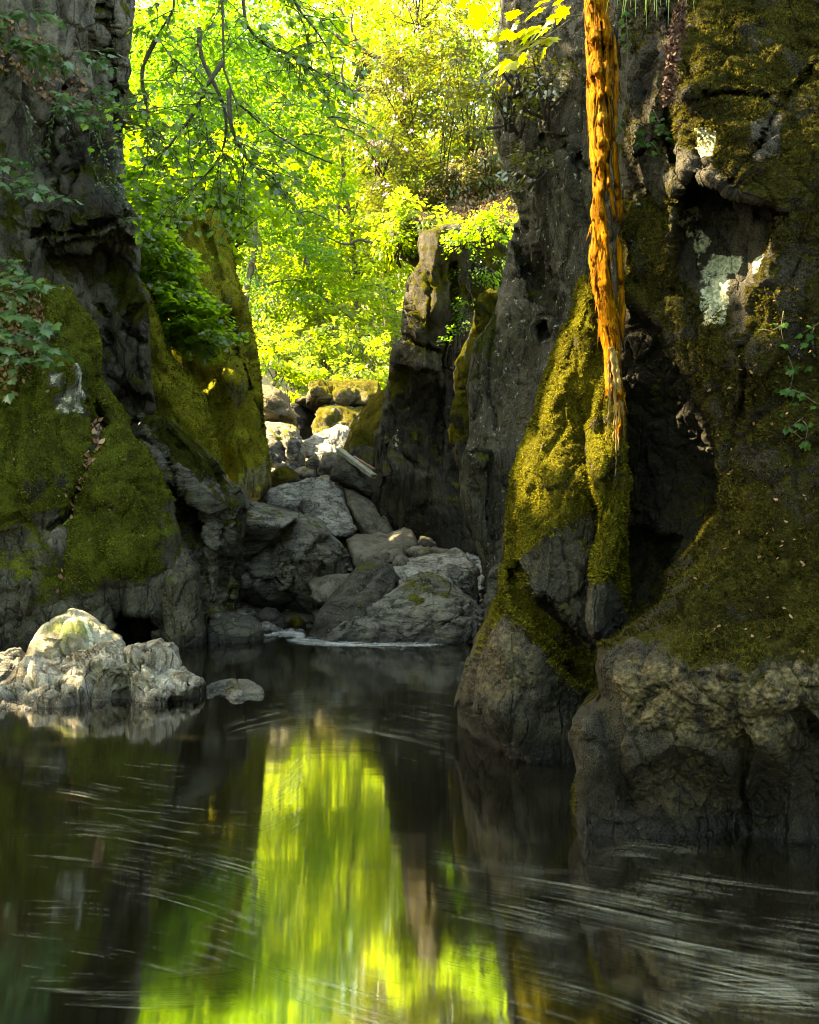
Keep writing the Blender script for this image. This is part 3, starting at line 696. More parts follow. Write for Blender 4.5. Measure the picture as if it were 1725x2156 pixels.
rock("mossy_bluff", "broad green mossy rock bluff with a leaf-filled crevice behind the pale boulders", "rock",
     [(-350, 520), (0, 570), (77, 587), (96, 585), (115, 602), (134, 600), (154, 613), (165, 636), (188, 663), (203, 686), (215, 717), (215, 763), (209, 802), (222, 815), (238, 836), (265, 875), (275, 912), (284, 921), (307, 940), (326, 971), (342, 997), (353, 1024), (359, 1055), (360, 1090), (369, 1105), (373, 1130), (380, 1200), (385, 1290), (385, 1400), (-350, 1400)],
     [(-300, 600, 12), (0, 600, 12.9), (100, 620, 12.8), (150, 640, 12.7), (200, 720, 12.9), (0, 800, 12.1), (60, 760, 12.4), (100, 850, 12.2), (160, 760, 12.3), (190, 850, 12.5), (215, 870, 12.9), (0, 1050, 11.8), (60, 1000, 11.7), (120, 1050, 12.0), (160, 1060, 12.35), (250, 925, 12.5), (260, 880, 13), (230, 1030, 11.85), (300, 1000, 12.3), (345, 1080, 12.5), (250, 1180, 11.75), (190, 1150, 11.9), (330, 1200, 12.35), (50, 1230, 11.7), (20, 1290, 11.9), (200, 1270, 12.0), (300, 1280, 12.2), (0, 1370, 11.8), (200, 1370, 12.2), (370, 1370, 12.6), (-300, 1300, 11)],
     M['left_moss'], R=(30, .8), back=2.2, step=4.0, seed=51, base=(-4.2, 12.4, -.4),
     regions=[([(243, 1302), (285, 1293), (322, 1290), (335, 1325), (330, 1400), (240, 1400), (255, 1345)], .9, 8), ([(-350, 1296), (40, 1306), (92, 1308), (98, 1318), (-350, 1322)], .7, 6), ([(0, 1130), (60, 1120), (80, 1200), (20, 1230), (-40, 1200)], .18, 16)],
     cracks=[([(212, 880), (203, 905), (205, 940), (190, 970), (175, 1010), (160, 1040), (150, 1080), (143, 1120), (135, 1160), (125, 1210), (130, 1255)], 13, .50), ([(215, 800), (200, 850), (215, 890)], 7, .35), ([(70, 700), (60, 850), (100, 980), (120, 1100)], 12, .12), ([(210, 1230), (240, 1290)], 6, .15), ([(300, 1230), (310, 1290)], 5, .12)],
     disp=[('facet', 1.0, .16, (1, 1, .6)), ('facet', .4, .08, (1.2, 1, .5)), ('ridge', .3, .05, (1.2, 1, .6)), ('fbm', .15, .035), ('fbm', .06, .012)],
     paint=[('moss', None, 0, .80), ('moss', [(-350, 1110), (60, 1100), (110, 1170), (80, 1280), (-350, 1290)], 22, .36), ('moss', [(60, 1080), (120, 1060), (140, 1140), (110, 1180)], 10, .2), ('moss', [(-350, 1290), (130, 1262), (260, 1228), (340, 1205), (390, 1180), (390, 1400), (-350, 1400)], 12, .04),
            ('moss', [(325, 1040), (360, 1060), (375, 1140), (350, 1220), (330, 1200)], 14, .45),
            ('lichen', [(135, 880 - 12), (165, 860), (160, 900), (140, 905)], 4, .2), ('lichen', [(98, 785), (120, 775), (118, 805), (100, 812)], 7, 1.2), ('lichen', [(158, 757), (175, 757), (192, 830), (178, 835)], 8, .95), ('lichen', [(112, 830), (165, 815), (168, 865), (120, 870)], 14, .8), ('moss', [(95, 780), (123, 770), (120, 808), (98, 815)], 5, .1), ('moss', [(155, 755), (178, 755), (196, 833), (175, 838)], 5, .1), ('moss', [(112, 830), (165, 815), (168, 865), (120, 870)], 8, .3), ('lichen', [(130, 612), (142, 612), (140, 620), (130, 620)], 3, 1.2),
            ('moss', [(196, 880), (190, 940), (172, 985), (140, 1070), (128, 1150), (116, 1210), (122, 1260), (138, 1258), (134, 1212), (146, 1160), (158, 1080), (188, 1010), (214, 945), (216, 885)], 4, .0), ('dark', [(240, 1290), (345, 1285), (340, 1400), (235, 1400)], 8, 1.), ('dark', [(160, 1150), (340, 1130), (330, 1210), (200, 1240)], 30, .35)],  # first dark patch paints the shade of the undercut at the foot
     moss=(44000, .032, M['moss_left'], .58))

rock("striated_foot", "pale striated rock foot running down into the water right of the mossy bluff", "rock",
     [(365, 1110), (385, 1145), (405, 1180), (418, 1200), (425, 1260), (432, 1290), (434, 1352), (436, 1400), (365, 1400), (345, 1340), (335, 1250), (350, 1150)],
     [(368, 1130, 12.7), (400, 1200, 12.45), (375, 1220, 12.25), (425, 1300, 12.5), (400, 1320, 12.15), (370, 1330, 12.2), (430, 1370, 12.3)],
     M['left_moss'], R=(14, .45), back=1.2, step=3.6, seed=53, disp=[('facet', .5, .07, (1.8, 1, .4), -.3), ('ridge', .25, .06, (2.2, 1, .35), -.3), ('fbm', .08, .02)], paint=[('moss', None, 0, .18), ('tan', None, 0, .35)])

rock("slate_outcrop", "dark slanting slaty outcrop between the mossy bluff and the cave boulder", "rock",
     [(284, 913), (300, 888), (323, 878), (346, 876), (373, 889), (403, 921), (434, 948), (461, 971), (472, 990), (484, 1010), (511, 1026), (517, 1047), (515, 1090), (511, 1128), (507, 1174), (507, 1205), (503, 1255), (501, 1289), (500, 1400), (340, 1400), (330, 1100), (290, 960)],
     [(300, 905, 13.7), (350, 890, 13.6), (400, 930, 13.5), (470, 1000, 13.7), (512, 1040, 13.9), (505, 1200, 13.7), (480, 1280, 13.3), (495, 1340, 13.0), (420, 1090, 13.2), (380, 990, 13.1), (440, 1040, 13.0), (470, 1150, 13.0), (440, 1250, 12.95), (460, 1100, 13.1), (420, 1360, 12.9)],
     M['slate'], R=(16, .7), back=2, step=3.8, seed=55, base=P(420, 1380, 13.3),
     regions=[([(358, 1020), (400, 1060), (425, 1110), (420, 1140), (385, 1135), (362, 1090)], .5, 8)],
     cracks=[([(300, 925), (340, 950), (375, 1000), (400, 1040)], 5, .2), ([(395, 1050), (420, 1120), (432, 1200), (440, 1300)], 5, .25), ([(470, 1000), (478, 1080), (470, 1180), (485, 1280)], 5, .2), ([(350, 900), (400, 960), (450, 1010)], 4, .12)],
     disp=[('facet', .7, .12, (.6, 1, 1.8), -.75), ('strata', .11, .06, (1, 1, 1), -.8), ('facet', .25, .045, (.7, 1, 1.8), -.9), ('fbm', .08, .02)],
     paint=[('moss', None, 0, .34), ('moss', [(284, 870), (400, 900), (470, 1010), (420, 1000), (340, 930)], 14, .62), ('dark', [(355, 1010), (425, 1060), (430, 1150), (370, 1120)], 10, .9), ('dark', [(470, 1150), (515, 1040), (510, 1290), (480, 1290)], 14, .5)])

rock("mossy_shoulder", "olive mossy rock shoulder sloping down behind the slaty outcrop", "rock",
     [(290, 585), (315, 600), (335, 655), (357, 744), (380, 771), (407, 794), (426, 828), (449, 890), (465, 947), (470, 985), (440, 1030), (380, 1000), (310, 940), (285, 700)],
     [(310, 620, 17.4), (340, 720, 17.0), (380, 790, 17.3), (360, 820, 16.6), (425, 840, 17.2), (400, 890, 16.6), (455, 950, 17), (430, 970, 16.6), (320, 850, 16.8)],
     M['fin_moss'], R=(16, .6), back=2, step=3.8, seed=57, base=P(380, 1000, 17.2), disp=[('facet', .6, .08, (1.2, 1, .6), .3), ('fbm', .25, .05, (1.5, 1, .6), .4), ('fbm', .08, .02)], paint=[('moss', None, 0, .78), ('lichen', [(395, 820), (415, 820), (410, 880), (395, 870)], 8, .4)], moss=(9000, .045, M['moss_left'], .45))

rock("tall_mossy_fin", "tall tapering yellow-green mossy rock fin at the left of the bright gap", "rock",
     [(330, 420), (370, 438), (400, 448), (440, 433), (465, 440), (482, 480), (493, 550), (505, 590), (520, 645), (527, 668), (541, 736), (553, 821), (561, 898), (568, 974), (571, 1024), (562, 1036), (545, 1060), (500, 1080), (440, 1030), (380, 850), (340, 600), (325, 480)],
     [(430, 470, 20.2), (480, 510, 20.6), (400, 550, 20.1), (440, 600, 19.6), (460, 640, 19.3), (500, 640, 19.8), (525, 680, 20.5), (480, 800, 19.1), (530, 800, 19.8), (495, 930, 18.9), (520, 930, 19.2), (560, 920, 20), (550, 1020, 19.2), (510, 1020, 18.8), (440, 800, 20), (460, 920, 19.8), (470, 1010, 19.5), (380, 620, 19.7), (410, 700, 20)],
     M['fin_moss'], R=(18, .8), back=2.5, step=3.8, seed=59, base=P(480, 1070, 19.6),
     cracks=[([(476, 640), (495, 710), (515, 782), (535, 850), (549, 905)], 3.5, .5), ([(430, 480), (455, 560), (470, 640)], 6, .2), ([(500, 930), (515, 1020)], 4, .12), ([(545, 880), (552, 960)], 4, .2)],
     disp=[('facet', .9, .12, (1.6, 1, .35), .12), ('ridge', .5, .10, (2.4, 1, .22), .15), ('fbm', .15, .04, (1.8, 1, .5), .15)],
     paint=[('moss', None, 0, .74), ('dark', [(360, 640), (420, 700), (470, 820), (490, 960), (470, 1010), (430, 900), (380, 760)], 14, .55), ('moss', [(500, 980), (575, 980), (575, 1080), (500, 1080)], 14, .35)], moss=(12000, .05, M['moss_left'], .45))

# --- pale boulders in the pool at left
rock("pale_rounded_boulder", "smooth rounded pale boulder with a white vein behind the craggy pale rock", "boulder",
     [(53, 1380), (58, 1360), (64, 1348), (84, 1318), (118, 1295), (146, 1281), (168, 1288), (196, 1301), (224, 1318), (244, 1332), (258, 1340), (266, 1355), (262, 1470), (50, 1470)],
     [(146, 1290, 9.95), (85, 1330, 9.8), (130, 1330, 9.55), (200, 1320, 9.75), (250, 1345, 9.85), (180, 1360, 9.4), (110, 1380, 9.35), (70, 1390, 9.6), (150, 1400, 9.45), (60, 1460, 9.6), (240, 1460, 9.6)],
     M['pale_smooth'], R=(26, .42), back=.7, step=3.2, seed=61, rough=2.5, cracks=[([(150, 1285), (160, 1330), (200, 1370)], 3, .03), ([(75, 1345), (110, 1350), (140, 1390)], 4, .05), ([(215, 1315), (205, 1350), (225, 1380)], 2.5, .03)], disp=[('facet', .55, .10, (1, 1, 1.1)), ('facet', .22, .03), ('fbm', .05, .006)], base=P(155, 1445, 9.7),
     paint=[('moss', None, 0, .12), ('moss', [(90, 1300), (150, 1275), (200, 1300), (180, 1330), (110, 1340)], 16, .36), ('dark', [(110, 1330), (165, 1340), (175, 1400), (100, 1400), (60, 1380)], 20, .55), ('tan', [(110, 1340), (190, 1330), (200, 1400), (90, 1400)], 24, .4), ('lichen', [(167, 1302), (172, 1300), (196, 1335), (194, 1372), (186, 1372), (188, 1340)], 2.2, 1.7)])
rock("craggy_pale_boulder", "large craggy pale tan boulder lying low in the pool at left", "boulder",
     [(-200, 1425), (-60, 1440), (0, 1444), (17, 1435), (34, 1407), (53, 1379), (75, 1378), (90, 1386), (106, 1386), (146, 1377), (179, 1368), (207, 1352), (232, 1347), (252, 1355), (280, 1354), (302, 1348), (336, 1341), (361, 1351), (372, 1368), (378, 1389), (392, 1399), (420, 1421), (435, 1435), (437, 1446), (441, 1466), (441, 1520), (-200, 1540)],
     [(20, 1445, 8.75), (60, 1390, 9.2), (150, 1385, 9.1), (240, 1352, 9.2), (300, 1360, 9.15), (340, 1350, 9.25), (370, 1390, 9.0), (430, 1440, 8.8), (300, 1395, 8.75), (330, 1385, 8.95), (240, 1385, 8.75), (215, 1400, 8.6), (180, 1400, 8.75), (200, 1430, 8.5), (265, 1435, 8.68), (235, 1440, 8.62), (290, 1430, 8.55), (330, 1430, 8.55), (395, 1415, 8.75), (400, 1450, 8.48), (350, 1478, 8.33), (290, 1480, 8.4), (200, 1485, 8.22), (130, 1430, 8.65), (80, 1430, 8.75), (60, 1465, 8.35), (0, 1492, 8.1), (-100, 1490, 8.05), (100, 1490, 8.15), (440, 1475, 8.6), (130, 1470, 8.35), (40, 1430, 8.8), (250, 1510, 8.3), (430, 1515, 8.5)],
     M['pale'], R=(12, .3), back=.5, step=2.3, seed=63, rough=2.5, base=P(200, 1480, 8.7),
     regions=[([(330, 1473), (375, 1460), (440, 1444), (443, 1520), (330, 1520)], .10, 6), ([(246, 1452), (266, 1448), (268, 1520), (244, 1520)], .09, 5)],
     cracks=[([(285, 1455), (280, 1405), (300, 1380)], 3, .07), ([(150, 1465), (170, 1430), (200, 1400)], 4, .06), ([(60, 1480), (110, 1450), (140, 1440)], 4, .06)],
     disp=[('facet', .46, .15, (1, 1, 1.3), -.4), ('facet', .19, .05, (1, 1, 1.4), -.3), ('facet', .075, .012), ('fbm', .10, .012), ('fbm', .02, .003)],
     paint=[('tan', [(200, 1395), (290, 1400), (330, 1400), (330, 1440), (290, 1450), (210, 1450)], 16, .55), ('dark', [(215, 1395), (255, 1392), (285, 1410), (285, 1440), (230, 1445), (205, 1420)], 14, .62), ('dark', [(335, 1474), (375, 1463), (440, 1450), (443, 1500), (335, 1500)], 5, 1.), ('dark', [(246, 1452), (266, 1448), (268, 1500), (244, 1500)], 5, .7), ('dark', [(300, 1350), (370, 1350), (372, 1385), (320, 1385)], 14, .25)])
rock("flat_stone", "small flat grey stone just above the water right of the craggy pale boulder", "stone",
     [(432, 1444), (460, 1433), (490, 1428), (520, 1431), (545, 1442), (557, 1455), (560, 1500), (430, 1500)],
     [(470, 1435, 9.2), (520, 1435, 9.2), (440, 1462, 8.72), (500, 1462, 8.66), (548, 1455, 8.8), (500, 1480, 8.6)], M['light'], R=(6, .12), back=.3, step=2.6, seed=65, rough=2, disp=[('facet', .3, .05), ('facet', .1, .015), ('fbm', .12, .02)])
rock("shore_boulder", "dark ribbed boulder cut by the left edge behind the pale boulders", "boulder",
     [(-120, 1385), (-40, 1370), (0, 1374), (20, 1366), (45, 1365), (54, 1378), (48, 1410), (40, 1480), (-120, 1490)],
     [(-100, 1400, 9.9), (0, 1385, 9.9), (45, 1375, 10), (10, 1410, 9.6), (30, 1440, 9.6), (-60, 1430, 9.5)], M['boulder'], R=(12, .3), back=.6, step=3.2, seed=66, disp=[('facet', .35, .05, (.5, 1, 1.6), .8), ('strata', .07, .025, (1, 1, 1), .8), ('fbm', .1, .02)])
rock("bank_boulder", "dark low boulder at the water's edge left of the stream mouth", "boulder",
     [(433, 1302), (450, 1287), (471, 1290), (490, 1288), (505, 1291), (540, 1302), (552, 1314), (556, 1352), (558, 1400), (430, 1400)],
     [(455, 1300, 13), (500, 1300, 12.95), (540, 1312, 13), (480, 1325, 12.65), (530, 1330, 12.7), (550, 1350, 12.9), (440, 1350, 12.7), (500, 1385, 12.6)], M['boulder_dark'], R=(10, .3), back=.7, step=3.4, seed=67, disp=[('facet', .5, .08, (1.2, 1, .6)), ('fbm', .15, .04)], paint=[('moss', None, 0, .15)])

# --- stream boulders
rock("front_boulder", "big grey ridged boulder at the far edge of the pool below the dark pillar", "boulder",
     [(676, 1346), (695, 1325), (715, 1309), (740, 1288), (764, 1272), (821, 1249), (840, 1236), (859, 1223), (878, 1212), (897, 1207), (924, 1211), (954, 1230), (992, 1261), (1022, 1287), (1020, 1318), (1005, 1352), (1000, 1400), (672, 1400)],
     [(897, 1212, 13.75), (860, 1230, 13.5), (820, 1255, 13.3), (760, 1280, 13.2), (954, 1236, 13.5), (1015, 1290, 13.3), (900, 1260, 13.0), (940, 1285, 12.75), (850, 1290, 12.85), (870, 1330, 12.6), (800, 1320, 12.7), (735, 1320, 12.9), (700, 1345, 12.75), (850, 1355, 12.6), (960, 1330, 12.6), (1000, 1340, 12.9), (910, 1320, 12.72), (890, 1395, 12.5)],
     M['boulder'], R=(9, .35), back=.9, step=3.2, seed=71, rough=2, base=P(850, 1350, 13.1),
     cracks=[([(897, 1215), (930, 1260), (955, 1320)], 4, .08), ([(720, 1320), (800, 1285), (870, 1270)], 4, .06), ([(840, 1340), (900, 1310), (990, 1300)], 4, .05)],
     disp=[('facet', .7, .14, (.7, 1, 1.5), .5), ('ridge', .35, .10, (.6, 1, 1.6), .5), ('facet', .2, .05, (.7, 1, 1.4), .5), ('fbm', .07, .018)],
     paint=[('moss', None, 0, .05), ('moss', [(840, 1235), (900, 1210), (960, 1235), (900, 1270), (850, 1260)], 18, .3), ('tan', [(850, 1230), (950, 1230), (1010, 1290), (930, 1330), (860, 1300)], 24, .25)])
rock("leaning_boulder", "dark speckled boulder leaning up to the right behind the big ridged boulder", "boulder",
     [(779, 1175), (806, 1177), (822, 1190), (833, 1208), (838, 1226), (825, 1270), (770, 1330), (720, 1400), (646, 1400), (648, 1335), (661, 1302), (690, 1265), (712, 1242), (730, 1220), (755, 1190)],
     [(785, 1185, 14.4), (830, 1215, 14.2), (800, 1210, 13.8), (830, 1240, 13.9), (760, 1230, 13.6), (700, 1275, 13.4), (660, 1325, 13.3), (740, 1280, 13.2), (700, 1330, 13.0), (660, 1390, 12.9), (780, 1290, 13.3)],
     M['boulder_dark'], R=(10, .4), back=.9, step=3.2, seed=73, rough=1.6, base=P(720, 1350, 13.5), disp=[('facet', .8, .07, (.6, 1, 1.6), .8), ('fbm', .2, .03), ('fbm', .06, .012)], paint=[('moss', None, 0, .1), ('dark', [(648, 1310), (700, 1300), (700, 1400), (640, 1400)], 16, .6)])
rock("wedged_stone", "brown and grey stone wedged between the cave boulder and the leaning boulder", "stone",
     [(648, 1223), (662, 1214), (690, 1211), (737, 1208), (748, 1215), (738, 1240), (700, 1275), (669, 1276), (651, 1258)],
     [(660, 1225, 14.9), (735, 1212, 15), (690, 1222, 14.6), (670, 1250, 14.3), (700, 1250, 14.3), (725, 1235, 14.5)], M['smooth_brown'], R=(10, .3), back=.6, step=3.2, seed=74, disp=[('facet', .35, .07), ('fbm', .12, .03)])
rock("layered_boulder", "pale layered slab boulder tilted up behind the big ridged boulder", "boulder",
     [(821, 1190), (840, 1182), (863, 1173), (910, 1165), (940, 1160), (961, 1152), (980, 1162), (999, 1192), (1009, 1207), (1012, 1245), (1000, 1290), (900, 1290), (840, 1245), (822, 1215)],
     [(865, 1178, 16.0), (960, 1158, 16.3), (985, 1175, 15.6), (830, 1195, 15.6), (930, 1185, 15.4), (860, 1205, 15.0), (940, 1205, 14.7), (900, 1225, 14.6), (1000, 1215, 15.1), (965, 1250, 14.6), (1005, 1250, 15), (850, 1240, 14.7)],
     M['light'], R=(8, .35), back=.9, step=3.2, seed=75, base=P(920, 1270, 15.4),
     disp=[('strata', .16, .10, (1, 1, 1), .22), ('facet', .5, .09, (.5, 1, 1.8), .2), ('facet', .18, .03), ('fbm', .06, .012)], paint=[('dark', [(940, 1185), (970, 1180), (975, 1215), (945, 1210)], 8, .6), ('dark', [(900, 1240), (1012, 1230), (1005, 1290), (900, 1290)], 14, .5)])
rock("cave_boulder", "huge grey boulder with a shadowed undercut left of the stream, slab on top", "boulder",
     [(500, 1130), (540, 1110), (580, 1096), (627, 1088), (650, 1086), (669, 1090), (695, 1109), (722, 1139), (741, 1169), (746, 1205), (705, 1235), (672, 1300), (650, 1335), (500, 1335), (480, 1200)],
     [(520, 1130, 15.7), (600, 1105, 15.7), (640, 1098, 16), (670, 1100, 16), (700, 1130, 16), (740, 1185, 16.3), (655, 1130, 15.2), (600, 1150, 15.2), (690, 1180, 15.2), (640, 1190, 14.9), (600, 1210, 15.1), (560, 1220, 15.0), (620, 1260, 15.7), (560, 1265, 15.6), (520, 1240, 15.4), (520, 1290, 16.2), (600, 1300, 16.2), (700, 1225, 15.6), (660, 1290, 16)],
     M['boulder'], R=(14, .55), back=1.5, step=3.6, seed=77, base=P(600, 1300, 16),
     cracks=[([(575, 1110), (560, 1150), (520, 1180)], 6, .3), ([(600, 1170), (610, 1230), (600, 1290)], 9, .2), ([(640, 1110), (660, 1160), (690, 1210)], 5, .1)],
     disp=[('facet', .9, .22, (1.3, 1, .7)), ('ridge', .4, .06, (1.6, 1, .5), -.3), ('facet', .28, .06), ('fbm', .1, .02)],
     paint=[('moss', None, 0, .14), ('tan', [(620, 1090), (700, 1100), (745, 1200), (690, 1220), (640, 1160)], 20, .25), ('dark', [(490, 1230), (600, 1240), (680, 1270), (660, 1340), (490, 1340)], 18, .9), ('dark', [(500, 1110), (570, 1120), (540, 1190), (500, 1210)], 14, .55), ('tan', [(600, 1180), (680, 1180), (670, 1250), (600, 1250)], 20, .3)])  # first dark patch paints the shade inside the undercut
rock("tilted_slab", "pale-topped tilted slab resting on the left shoulder of the cave boulder", "slab",
     [(505, 1060), (530, 1054), (560, 1060), (600, 1072), (624, 1080), (627, 1092), (605, 1108), (580, 1133), (545, 1168), (500, 1185), (496, 1110)],
     [(515, 1062, 16.4), (570, 1068, 16.1), (618, 1084, 15.7), (510, 1092, 14.7), (545, 1095, 14.6), (590, 1098, 14.75), (620, 1092, 15.1), (520, 1110, 14.6), (580, 1106, 14.75), (520, 1150, 15.1), (560, 1140, 15.1)],
     M['boulder'], R=(5, .22), back=.7, step=3.0, seed=78, disp=[('facet', .5, .06, (.7, 1, 1.5), .2), ('fbm', .12, .02)], paint=[('moss', None, 0, .12), ('dark', [(500, 1112), (600, 1110), (545, 1175), (500, 1190)], 8, .5)])
rock("rippled_rock", "broad pale rippled bedrock rock spilling down the middle of the cascade", "rock",
     [(538, 1052), (548, 1033), (565, 1029), (581, 1027), (600, 1018), (617, 1011), (639, 1008), (667, 1006), (695, 1001), (712, 1015), (726, 1030), (728, 1061), (740, 1088), (754, 1115), (748, 1130), (690, 1130), (620, 1095), (560, 1080)],
     [(550, 1040, 20.6), (617, 1016, 21.6), (690, 1008, 21.8), (720, 1030, 21.2), (580, 1045, 20.1), (640, 1035, 20.4), (690, 1040, 20.2), (600, 1058, 19.4), (560, 1058, 19.6), (650, 1062, 19.4), (620, 1075, 19.6), (700, 1080, 19.1), (670, 1085, 18.9), (735, 1100, 18.6), (700, 1110, 18.3), (740, 1120, 18.2), (560, 1078, 19.4)],
     M['light'], R=(7, .35), back=1, step=3.0, seed=79, base=P(640, 1100, 20),
     disp=[('facet', .42, .12, (.6, 1, 1.4), -.3), ('ridge', .5, .12, (.8, 1, 1.6), -.35), ('facet', .18, .05, (.6, 1, 1.5), -.4), ('fbm', .1, .03)], paint=[('dark', [(550, 1048), (650, 1055), (660, 1075), (610, 1080), (550, 1070)], 8, .55), ('tan', [(620, 1040), (670, 1045), (660, 1065), (620, 1060)], 8, .4)])
rock("wavy_bedrock", "smooth wavy water-worn bedrock hump at the dark pillar's foot", "rock",
     [(729, 1136), (740, 1128), (752, 1124), (779, 1126), (800, 1120), (813, 1124), (832, 1118), (851, 1109), (866, 1114), (872, 1124), (880, 1142), (888, 1170), (870, 1200), (790, 1210), (745, 1200), (735, 1165)],
     [(740, 1135, 17.8), (765, 1132, 17.9), (760, 1150, 17.2), (790, 1135, 17.9), (800, 1150, 17.2), (815, 1132, 17.9), (830, 1140, 17.3), (850, 1118, 18), (860, 1140, 17.3), (780, 1165, 16.8), (830, 1165, 16.8), (870, 1160, 17.2), (800, 1200, 16.6)],
     M['smooth_brown'], R=(7, .3), back=.8, step=3.2, seed=81, rough=1.2, disp=[('fbm', .5, .10, (1.6, 1, .7)), ('fbm', .2, .02)])
for k, (lab, ol, yy, mt) in enumerate([
    ("small rounded brown stone in front of the wavy bedrock hump", [(788, 1168), (800, 1161), (815, 1160), (832, 1168), (838, 1185), (815, 1200), (795, 1192)], 16.1, 'smooth_brown'),
    ("pointed brown stone touching the left tip of the layered slab boulder", [(824, 1190), (832, 1172), (845, 1163), (856, 1170), (864, 1182), (858, 1205), (830, 1208)], 15.75, 'smooth_brown'),
    ("long low brownish stone behind the layered slab boulder", [(852, 1158), (870, 1149), (897, 1149), (925, 1154), (948, 1158), (945, 1178), (900, 1182), (862, 1180)], 16.7, 'smooth_brown'),
    ("small dark stone at the right end of the wavy bedrock hump", [(874, 1142), (888, 1131), (905, 1132), (918, 1142), (926, 1156), (905, 1172), (880, 1168)], 17.4, 'boulder_dark'),
    ("dark half-round boulder pressed against the mossy pinnacle at the stream's right", [(1020, 1260), (1028, 1210), (1045, 1187), (1078, 1175), (1095, 1250), (1090, 1390), (1018, 1390)], 12.5, 'boulder_dark'),
    ("small pale stone right of the layered slab boulder", [(1005, 1214), (1022, 1206), (1034, 1226), (1032, 1262), (1012, 1260)], 13.9, 'light'),
    ("grey flat-topped stone in the stream beneath the cave boulder's undercut", [(520, 1304), (540, 1290), (559, 1280), (585, 1282), (600, 1298), (607, 1325), (600, 1340), (528, 1340)], 14.5, 'boulder_dark'),
    ("low pale stone at the lip of the stream behind the bank boulder", [(540, 1310), (560, 1306), (580, 1313), (600, 1326), (604, 1345), (545, 1350)], 13.9, 'light'),
    ("small stone tufted with bright yellow moss in the stream mouth", [(607, 1313), (615, 1297), (628, 1294), (640, 1304), (645, 1322), (640, 1335), (610, 1335)], 14.4, 'gold'),
    ("dark round stone low in the gap below the wedged stone", [(655, 1290), (670, 1278), (690, 1282), (690, 1310), (660, 1318)], 14.3, 'boulder_dark'),
    ]):
    cx, cy_ = np.mean(ol, 0)
    rock("stream_stone", lab, "stone", ol, [(cx, cy_, yy - .25), (ol[0][0], ol[0][1], yy + .1), (ol[len(ol) // 2][0], ol[len(ol) // 2][1], yy + .15), (cx + 8, min(p[1] for p in ol) + 6, yy + .12), (cx, max(p[1] for p in ol), yy - .1)],
         M[mt], R=(9, .22), back=.4, step=3.0, seed=90 + k, rough=1.2, disp=[('facet', .4, .12), ('facet', .14, .03), ('fbm', .1, .015)], group="stones in the stream bed", paint=[('moss', None, 0, .75 if mt == 'gold' else .05)])

# --- upper cascade
rock("sunlit_boulder", "tan sunlit boulder at the top left of the cascade against the leaves", "boulder",
     [(535, 818), (551, 809), (570, 811), (590, 820), (605, 838), (615, 860), (625, 890), (622, 912), (560, 910), (530, 880)],
     [(555, 818, 27.5), (600, 842, 27), (575, 835, 26.6), (560, 850, 25.9), (600, 870, 26), (570, 895, 26.2), (615, 895, 26.5)], M['gold'], R=(7, .4), back=1.2, step=3.2, seed=111, disp=[('facet', .8, .16), ('fbm', .25, .06)], paint=[('tan', None, 0, .7)])
rock("cleft_boulder", "grey and dark two-faced boulder below the sunlit tan boulder", "boulder",
     [(540, 893), (561, 888), (590, 889), (610, 891), (626, 899), (636, 925), (643, 955), (645, 990), (617, 998), (583, 985), (550, 985), (535, 930)],
     [(560, 893, 25.5), (610, 897, 25.2), (560, 920, 24.2), (590, 910, 24.4), (585, 950, 23.8), (610, 930, 23.7), (637, 950, 24.2), (600, 980, 23.6), (555, 970, 24)], M['light'], R=(7, .4), back=1.2, step=3.2, seed=112, cracks=[([(588, 905), (592, 940), (600, 980)], 5, .3)], disp=[('facet', .7, .15), ('facet', .25, .05), ('fbm', .15, .03)], paint=[('moss', None, 0, .2), ('dark', [(585, 905), (605, 905), (605, 940), (590, 940)], 6, .6)])
rock("capping_slab", "thick golden mossy slab bridging the top of the cascade", "slab",
     [(653, 805), (664, 801), (690, 800), (720, 802), (760, 800), (800, 803), (800, 840), (772, 857), (745, 857), (715, 850), (690, 862), (664, 872), (640, 860), (621, 846), (626, 839), (650, 832)],
     [(660, 806, 34), (720, 804, 34), (790, 806, 33.5), (660, 826, 32.6), (720, 825, 32.3), (780, 835, 32.3), (700, 845, 32.6), (640, 845, 34), (665, 862, 34.2), (740, 852, 32.8)], M['gold'], R=(5, .5), back=2.5, step=3.2, seed=113, disp=[('strata', .4, .16, (1, 1, 1), -.1), ('facet', 1.0, .25), ('facet', .35, .10), ('fbm', .2, .06)], paint=[('moss', None, 0, .5), ('dark', [(620, 843), (650, 836), (690, 850), (664, 874), (640, 862)], 5, .9), ('moss', [(620, 843), (650, 836), (690, 850), (664, 874), (640, 862)], 5, .0)])  # dark paints the shade on the slab's underside
rock("propping_boulder", "mossy golden boulder propping up the thick slab from below", "boulder",
     [(664, 880), (672, 865), (684, 857), (720, 855), (770, 854), (765, 872), (752, 885), (742, 905), (735, 925), (655, 925), (660, 895)],
     [(680, 862, 32), (750, 860, 32), (690, 880, 31), (740, 880, 31), (670, 905, 30.6), (720, 910, 30.4)], M['gold'], R=(6, .5), back=1.5, step=3.2, seed=114, disp=[('facet', .9, .25), ('facet', .35, .10), ('fbm', .2, .05)], paint=[('moss', None, 0, .5)])
rock("shadowed_back_rock", "black shadowed rock in the hole beneath the left end of the thick slab", "rock",
     [(610, 850), (640, 850), (680, 858), (676, 930), (640, 935), (612, 900)], [(620, 860, 34), (670, 870, 35), (640, 900, 33.5)], M['boulder_dark'], R=(5, .4), back=2, step=4, seed=115, disp=[('facet', .9, .12)], paint=[('dark', None, 0, 1.)])  # painted near black for the shade of the hole
